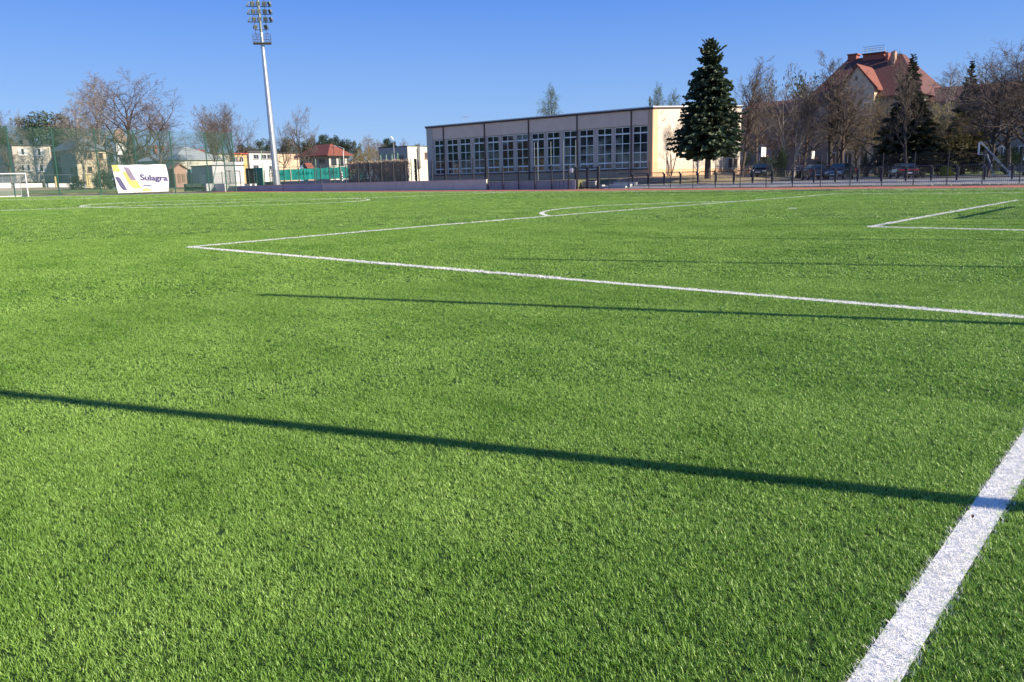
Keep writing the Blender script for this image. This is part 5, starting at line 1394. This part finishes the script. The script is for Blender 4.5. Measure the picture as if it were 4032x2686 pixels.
for (pa, pb) in ((968, 1000), (1001, 1034)):
    q = MB(); q.box(float(at_y(pa, 690, 56)[0]), float(at_y(pb, 690, 56)[0]), 56, 56.05, .9, float(at_y(1000, 662, 56)[2])); q.build('panel', M['green_dark'] if pa < 970 else M['teal_dark'], t, world=True)

VY = 46.0
vx0, vx1 = float(at_y(1372, 690, VY)[0]), float(at_y(1618, 690, VY)[0]); vz0, vz1 = 1.1, float(at_y(1500, 632, VY)[2])
t = thing('vine_covered_fence', 'mesh fence overgrown with dry brown leafless vines left of the hall', 'fence', ((vx0+vx1)/2, VY, 1.1))
for i in range(7):
    x = vx0+(vx1-vx0)*i/6; q = MB(); q.tube([(x, VY+.12, .6), (x, VY+.12, vz1+.1)], .05, 6); q.build('post', M['green_post'], t, world=True)
wp = wire_panel_mesh(1, vz1-vz0, 11, 14); wp.materials.append(M['green_dark'])
for i in range(6): share('wire_panel', wp, t, loc=Vector((vx0+(vx1-vx0)*i/6, VY+.1, vz0))-Vector(t.location), scale=((vx1-vx0)/6, 1, 1))
rr_ = random.Random(5)
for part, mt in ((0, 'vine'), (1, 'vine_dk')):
    q = MB()
    for k in range(1300):
        x = rr_.uniform(vx0, vx1-.4); z = vz1+rr_.gauss(0, .08)-(rr_.uniform(0, vz1-vz0-.4) if k % 5 else abs(rr_.gauss(0, .25))); L_ = rr_.uniform(.4, 1.6)*(1 if k % 4 else 1.6); yy = VY+rr_.uniform(-.18, .14)
        p = [(x, yy, z)]
        for j in range(4):
            x += rr_.gauss(0, .13); z -= L_/4*rr_.uniform(.3, 1.2); yy += rr_.gauss(0, .03)
            z = max(z, vz0+.02); p.append((x, yy, z))
        q.tube(p, [.03, .026, .02, .016, .008], 3, cap=False)
    o = q.build('vines', M[mt], t, world=True); o['kind'] = 'stuff'
# shaded green net fence between the vines and the hall
t = thing('ivy_net_fence', 'dark green net fence with ivy in the gap left of the sports hall', 'fence', (float(at_y(1645, 700, 47)[0]), 47, 1.1))
xa, xb = vx1+.1, GXL+.6
for x in (xa, (xa+xb)/2, xb):
    q = MB(); q.tube([(x, 47, .6), (x, 47, vz1)], .05, 6); q.build('post', M['green_dark'], t, world=True)
q = MB(); q.box(xa, xb, 47.02, 47.06, 1.0, 2.2); q.build('screen', M['green_dark'], t, world=True)
q = MB()
for k in range(420):
    x = rr_.uniform(xa, xb); z = rr_.uniform(1.6, vz1); s_ = rr_.uniform(.05, .13); a = rr_.uniform(0, 6.28); y = 46.95+rr_.uniform(-.08, .08)
    q.add([(x-s_*math.cos(a), y, z-s_*math.sin(a)), (x+s_*math.sin(a), y+.05, z-s_*math.cos(a)), (x+s_*math.cos(a), y, z+s_*math.sin(a)), (x-s_*math.sin(a), y-.05, z+s_*math.cos(a))], [(0, 1, 2, 3)])
o = q.build('ivy', M['thuja'], t, world=True); o['kind'] = 'stuff'

# ------------------------------------------------------------------ lamps, poles, street furniture
def lamp(label, px, py, Y, ytop, reach, mt, head='globe', group='street lamps'):
    P = at_y(px, py, Y); z0 = gz(P[0], Y); zt2 = float(at_y(px, ytop, Y)[2]); h = zt2-z0
    t = thing('street_lamp', label, 'street lamp', (float(P[0]), Y, z0), group=group)
    q = MB()
    if reach: q.tube([(0, 0, -.2), (0, 0, h-1.6), (-abs(reach)*.12*np.sign(-reach)*-1, 0, h-.7), (reach*.5, 0, h-.15), (reach, 0, h)], [.10, .08, .06, .05, .045], 6)
    else: q.tube([(0, 0, -.2), (0, 0, h)], [.08, .05], 6)
    q.build('pole', mt, t)
    q = MB()
    if head == 'globe': q.tube([(reach-.1, 0, h+.05), (reach-.35*(1 if reach < 0 else -1)*-1 if reach else .3, 0, h-.02)], [.14, .07], 6)
    elif head == 'flat': q.box(reach-.35, reach+.35, -.14, .14, h, h+.09)
    else: q.tube([(0, 0, h-.1), (-.45, -.1, h+.35), (-.62, -.15, h+.5)], [.08, .2, .1], 6)
    q.build('lamp_head', M['white'] if head != 'flat' else mt, t)
    return t
lamp('white curved street lamp in front of the red-roofed house', 1357, 690, 88, 573, -3.0, M['white'])
lamp('thin lamp pole with a white head in front of the modern block', 1556, 690, 70, 548, 0, M['steel'], 'spot')
lamp('slim dark lamp pole right of the ball net, leaning head', 745, 715, 60, 562, 0, M['greyroof'], 'flat')
lamp('dark lamp pole with a flat head left of the mast', 988, 715, 62, 548, 0, M['green_dark'], 'flat')
lamp('dark lamp pole with a flat head right of the mast', 1176, 700, 66, 585, 0, M['anthracite'], 'flat')
lamp('dark lamp pole in front of the porch of the red-roofed house', 1320, 690, 66, 580, 0, M['anthracite'], 'flat')
lamp('slim lamp pole behind the mesh fence near the gnarled trees', 1242, 700, 66, 580, 0, M['anthracite'], 'flat')
lamp('dark lamp pole left of the weeping birches', 1400, 690, 80, 577, 0, M['anthracite'], 'flat')
# black and white pole, small red and white feeder house
t = thing('striped_pole', 'black and white striped pole in front of the teal windscreens', 'pole', (float(at_y(1348, 715, 52)[0]), 52, 1.2))
z0, z1 = float(at_y(1348, 716, 52)[2]), float(at_y(1348, 678, 52)[2])
for k in range(8):
    q = MB(); za = z0+(z1-z0)*k/8; q.box(-.09, .09, -.09, .09, za-1.2, za-1.2+(z1-z0)/8-.004); q.build('stripe', M['white'] if k % 2 else M['black'], t)
t = thing('playhouse', 'tiny pointed salmon playhouse above the teal windscreens', 'playhouse', (float(at_y(1217, 700, 72)[0]), 72, 1.2))
z1 = float(at_y(1217, 642, 72)[2])-1.2; w_ = .75
q = MB(); q.box(-w_, w_, -w_, w_, 0, z1-1.1); q.build('wall', M['salmon'], t)
q = MB(); q.prism([(-w_-.15, z1-1.1), (0, z1), (w_+.15, z1-1.1)], 'y', -w_-.1, w_+.1); q.build('roof', M['redroof_b'], t)
q = MB(); q.box(-.2, .2, -w_-.03, -w_-.003, z1-2.2, z1-1.4); q.build('window', M['wood'], t)

# basketball hoops
def hoop(label, px, py_base, dist, flip, ptop):
    P = at_d(px, py_base, dist); z0 = gz(P[0], P[1]); zt2 = float(at_d(px, ptop, dist)[2])
    t = thing('basketball_hoop', label, 'basketball hoop', (float(P[0]), float(P[1]), z0), R(7) if not flip else math.pi+R(15), 'basketball hoops beside the car park')
    h = zt2-z0
    q = MB(); q.box(.02, .07, -.78, .78, h-.98, h); bd = q.build('backboard', M['white'], t)
    q = MB(); q.box(.071, .08, -.3, .3, h-.92, h-.88); q.box(.071, .08, -.3, .3, h-.50, h-.46); q.box(.071, .08, -.3, -.26, h-.88, h-.5); q.box(.071, .08, .26, .3, h-.88, h-.5); q.build('target_square', M['ban_grey'], bd)
    q = MB(); q.tube([(.35+.23*math.cos(a), .23*math.sin(a), h-.9) for a in np.linspace(0, 2*math.pi, 17)], .02, 5, cap=False); q.box(.07, .14, -.05, .05, h-.94, h-.88); q.build('ring', M['orange'], t)
    mt = M['hoop_steel'] if flip else M['hoop_blue']
    for y in (-.45, .45):
        q = MB(); q.tube([(-2.75, y*1.4, -.1), (-.02, y*.7, h+.1)], .036, 5); q.build('main_strut', mt, t)
        q = MB(); q.tube([(-1.35, y*1.4, -.1), (-.6, y*.8, h-1.0)], .034, 5); q.tube([(-.6, y*.8, h-1.0), (.0, y*.7, h-1.0)], .04, 5); q.build('lower_strut', mt, t)
    q = MB(); q.tube([(-1.35, -.6, h*.36), (-1.35, .6, h*.36)], .03, 4); q.tube([(-.6, -.36, h-1.0), (-.6, .36, h-1.0)], .03, 4); q.tube([(-2.0, -.6, h*.27), (-1.1, 0, h*.55)], .03, 4); q.build('brace', mt, t)
    q = MB(); q.box(-3.0, -.9, -.8, .8, -.15, .04); q.build('base_slab', M['paving'], t)
    return t
hoop('left basketball hoop, white board above the leftmost car', 3001, 690, 90, False, 580)
hoop('second basketball hoop, white board above the dark grey car', 3195, 690, 110, False, 595)
hoop('right basketball hoop with long pale steel struts, seen edge-on', 3846, 700, 80, True, 562)
hoop('far right basketball hoop, smaller, behind the other one', 3930, 695, 104, True, 574)

# wooden bench at the right edge
P = at_d(4010, 695, 84); t = thing('park_bench', 'small pale bench at the right edge, beyond the railing', 'bench', (float(P[0]), float(P[1]), gz(P[0], P[1])))
q = MB(); q.box(-.9, .9, -.22, .22, .42, .47); q.build('seat', M['concrete'], t)
q = MB(); q.box(-.9, .9, .2, .25, .55, .95); q.build('backrest', M['darksteel'], t)
for x in (-.7, .7):
    q = MB(); q.box(x-.07, x+.07, -.2, .2, -.1, .418); q.build('leg', M['white'], t)

# ------------------------------------------------------------------ cars
def car(label, px, Y, heading, paint, kind='suv', py=705, red_strip=False, group='cars parked beyond the railing', L_=4.4, Wd=1.8, Ht=1.55):
    P = at_y(px, py, Y)
    t = thing('parked_car', label, 'car', (float(P[0]), Y, gz(P[0], Y)+.02), R(heading), group)
    # profile stations along x (front +): x, half width, z bottom, z belt
    hw = Wd/2; S_ = []
    if kind == 'suv': st = [(-2.2, .80, .42, .88), (-2.12, .95, .30, 1.0), (-1.6, 1, .26, 1.04), (-.6, 1, .24, 1.02), (.5, 1, .24, 1.0), (1.2, .99, .25, .97), (1.8, .96, .27, .86), (2.12, .88, .30, .74), (2.2, .74, .38, .62)]
    else: st = [(-2.2, .80, .42, .86), (-2.1, .94, .30, .96), (-1.5, 1, .25, .99), (-.6, 1, .22, .95), (.5, 1, .22, .92), (1.2, .98, .22, .87), (1.8, .95, .25, .78), (2.12, .87, .28, .66), (2.2, .72, .36, .56)]
    sc = L_/4.4; q = MB(); n = len(st)
    for x, wf, zb, zt3 in st:
        w = hw*wf; m_ = (zb+zt3)/2
        q.v += [(x*sc, y, z) for y, z in ((-w*.86, zb), (-w*.985, zb+.1), (-w, m_), (-w*.97, zt3-.06), (-w*.86, zt3), (w*.86, zt3), (w*.97, zt3-.06), (w, m_), (w*.985, zb+.1), (w*.86, zb))]
    for i in range(n-1):
        for k in range(10): q.f.append((i*10+k, (i+1)*10+k, (i+1)*10+(k+1) % 10, i*10+(k+1) % 10))
    q.f.append(tuple(range(10))); q.f.append(tuple((n-1)*10+k for k in range(10))[::-1])
    body = q.build('body', paint, t, smooth=False)
    zr = Ht; back = -2.0 if kind == 'suv' else -1.75
    cs = [(back, .84, None), (back+.45, .78, zr-.03), (-.3, .77, zr), (.55, .74, zr-.04), (1.35, .80, None)]
    zb0 = 1.0 if kind == 'suv' else .95
    q = MB()
    for x, wf, z in cs:
        z_ = zb0 if z is None else z; w = hw*wf
        q.v += [(x*sc, -hw*.90, zb0-.03), (x*sc, -w*(.88 if z else 1.08), z_), (x*sc, w*(.88 if z else 1.08), z_), (x*sc, hw*.90, zb0-.03)]
    for i in range(4):
        for k in range(3): q.f.append((i*4+k, (i+1)*4+k, (i+1)*4+k+1, i*4+k+1))
    q.build('cabin', paint, t)
    def glass(nm, pts):
        g = MB(); g.poly(pts); c_ = Vector((0, 0, 0))
        for p_ in pts: c_ += Vector(p_)
        g.build(nm, M['carglass'], t)
    w1, w2 = hw*.985*.9+.012, hw*.77*.88+.02
    # side windows, front and rear screens, slightly proud
    for s_ in (-1, 1):
        for (xa, xb, xc, xd) in ((back+.55, back+1.35, back+1.35, back+.72), (back+1.45, .25, .25, back+1.45), (.35, 1.15, .58, .35)):
            pts = [(xa*sc, s_*(hw*.905), zb0+.04), (xb*sc, s_*(hw*.905), zb0+.04), (xc*sc, s_*(hw*.72), zr-.10), (xd*sc, s_*(hw*.72), zr-.10)]
            glass('side_window', pts if s_ < 0 else pts[::-1])
    glass('windscreen', [(1.33*sc, -hw*.80, zb0+.02), (1.33*sc, hw*.80, zb0+.02), (.62*sc, hw*.60, zr-.055), (.62*sc, -hw*.60, zr-.055)])
    glass('rear_screen', [((back-.01)*sc, hw*.78, zb0+.07), ((back-.01)*sc, -hw*.78, zb0+.07), ((back+.37)*sc, -hw*.62, zr-.10), ((back+.37)*sc, hw*.62, zr-.10)])
    for (x, y) in ((1.38, -1), (1.38, 1), (-1.34, -1), (-1.34, 1)):
        q = MB(); q.cyl((x*sc, y*(hw-.2), .33), .33, y*.21, 16, 'y'); wh = q.build('wheel', M['rubber'], t)
        q = MB(); q.cyl((x*sc, y*(hw+.005), .33), .22, y*.02, 10, 'y'); q.build('rim', M['rim'], wh)
    for y in (-1, 1):
        q = MB(); q.box(2.0*sc, 2.185*sc, y*hw*.52, y*hw*.86, .58, .76); q.build('headlight', M['clearlamp'], t)
        if kind == 'suv': q = MB(); q.box(-2.19*sc, -2.02*sc, y*hw*.74, y*hw*.97, .74, 1.12)
        else: q = MB(); q.box(-2.21*sc, -2.05*sc, y*hw*.55, y*hw*.93, .72, .86)
        q.build('tail_light', M['redlamp'], t)
        q = MB(); q.box(.95*sc, 1.12*sc, y*hw*1.0, y*(hw+.2), zb0-.02, zb0+.13); q.build('wing_mirror', paint, t)
    if red_strip:
        q = MB(); q.box(-2.225*sc, -2.19*sc, -hw*.55, hw*.55, .74, .84); q.build('light_strip', M['redlamp'], t)
    for (xa, xb) in ((2.2, 2.225), (-2.225, -2.2)):
        q = MB(); q.box(xa*sc, xb*sc, -.26, .26, .46, .57); q.build('number_plate', M['plate'], t)
        q = MB(); q.box((xa if xa > 0 else xa+.01)*sc, (xb-.01 if xa > 0 else xb)*sc, -hw*.7, hw*.7, .30, .40); q.build('bumper_trim', M['black'], t)
    return t
car('small dark green hatchback under the left hoop, front lamps in the sun', 3000, 57, 281, M['car_dk'], 'sedan', Ht=1.45, L_=4.1)
car('dark grey estate seen from behind, left of the two middle cars', 3203, 56, 123, M['car_grey'], 'suv', Ht=1.55)
car('black-green off-roader seen from the front, right of the two middle cars', 3307, 55, 271, M['car_dk'], 'suv', Ht=1.62)
car('black saloon seen from behind with a full-width red tail light', 3554, 54, 119, M['car_black'], 'sedan', red_strip=True, Ht=1.42)

# ------------------------------------------------------------------ far left: white kerb wall, timber posts, hedge
t = thing('low_white_wall', 'low white wall along the grass bank in front of the houses, left edge', 'wall', (-152, 20, 1.8))
for (pa, pb) in ((-150, -60), (-60, 45), (46, 168), (182, 222), (232, 302), (312, 345)):
    A_ = at_x(pa, 740, -152); B_ = at_x(pb, 740, -152); zt3 = float(at_x((pa+pb)/2, 722, -152)[2]) if pa > 0 else 2.65
    q = MB(); q.box(-152.3, -152, A_[1], B_[1], 1.2, zt3); q.build('block', M['whitewall'], t, world=True)
t = thing('yard_fence', 'thin dark yard fence behind the low white wall', 'fence', (-158, 20, 1.9))
for i in range(16):
    y = 6+i*2.2; q = MB(); q.box(-158.04, -157.96, y-.04, y+.04, 1.5, 4.1); q.build('post', M['darksteel'], t, world=True)
for z in (2.4, 4.0):
    q = MB(); q.box(-158.02, -157.98, 6, 39, z-.03, z+.03); q.build('rail', M['darksteel'], t, world=True)
for i, (px, yt, lb) in enumerate(((222, 697, 'left pale timber post by the low white wall'), (345, 690, 'pale timber gate post in front of the sunlit house side'), (354, 688, 'second pale timber gate post in front of the sunlit house side'))):
    A_ = at_x(px, 738, -150); t = thing('timber_post', lb, 'post', (-150, float(A_[1]), 1.6), group='timber posts by the low white wall')
    q = MB(); q.box(-.12, .12, -.12, .12, -.3, float(at_x(px, yt, -150)[2])-1.6); q.build('shaft', M['palewood'], t)
    q = MB(); q.box(-.15, .15, -.15, .15, float(at_x(px, yt, -150)[2])-1.598, float(at_x(px, yt, -150)[2])-1.53); q.build('cap', M['palewood'], t)
for (px, Y, yt, w, lb) in ((410, 26, 668, 90, 'dark green bush left of the banner'), (452, 30, 690, 70, 'dark bush hidden partly by the banner'), (565, 48, 640, 150, 'evergreen bush above the banner'), (300, 22, 690, 70, 'brownish bush in front of the dark grey house'), (720, 58, 660, 60, 'bush behind the garden shed')):
    plant('bush', lb, 'bush', SHR[0], (M['bark_dk'], M['pine']), px, Y, yt, w, 'bushes behind the ball net', py=722)
# dugout-like dark benches low behind the fence
t = thing('team_shelter', 'low dark team shelter in front of the storage shed', 'shelter', (float(at_x(770, 735, -116)[0]), float(at_x(770, 735, -116)[1]), .8))
y0, y1 = float(at_x(732, 735, -118)[1]), float(at_x(800, 735, -118)[1])
q = MB(); q.box(-118.6, -118, y0, y1, .6, 1.75); q.build('back_panel', M['green_dark'], t, world=True)
q = MB(); q.box(-118.0, -117.2, y0, y1, 1.3, 1.36); q.build('seat', M['darksteel'], t, world=True)
q = MB(); q.box(-118.7, -117.4, y1+.05, y1+1.4, .6, 1.72); q.build('end_panel', M['concrete'], t, world=True)

# ------------------------------------------------------------------ a few dry leaves on the turf
def leaf(label, px, py, sz, m_='leaf_dry'):
    d = _ray(px, py); tt = (-0.15-CAM[2])/d[2]; P = CAM+d*tt
    z = float(zf(P[0], P[1]))+.024
    q = MB(); q.v = [(0, -sz, 0), (sz*.45, -.2*sz, .006), (sz*.3, sz*.6, .004), (0, sz, 0), (-sz*.3, sz*.6, .008), (-sz*.45, -.2*sz, .004), (0, 0, -.003)]
    q.f = [(0, 1, 6), (1, 2, 6), (2, 3, 6), (3, 4, 6), (4, 5, 6), (5, 0, 6)]
    o = q.build('dry_leaf', M[m_]); o.location = (float(P[0]), float(P[1]), z); o.rotation_euler = (.3, .1, random.uniform(0, 6))
    tag(o, label, 'leaf', 'dry leaves on the turf')
leaf('dark brown leaf lying on the white line at lower right', 3828, 2048, .013)
leaf('tiny reddish leaf on the grass left of the white line', 3330, 2206, .006)
leaf('tiny leaf on the grass at lower left', 1500, 2250, .005)
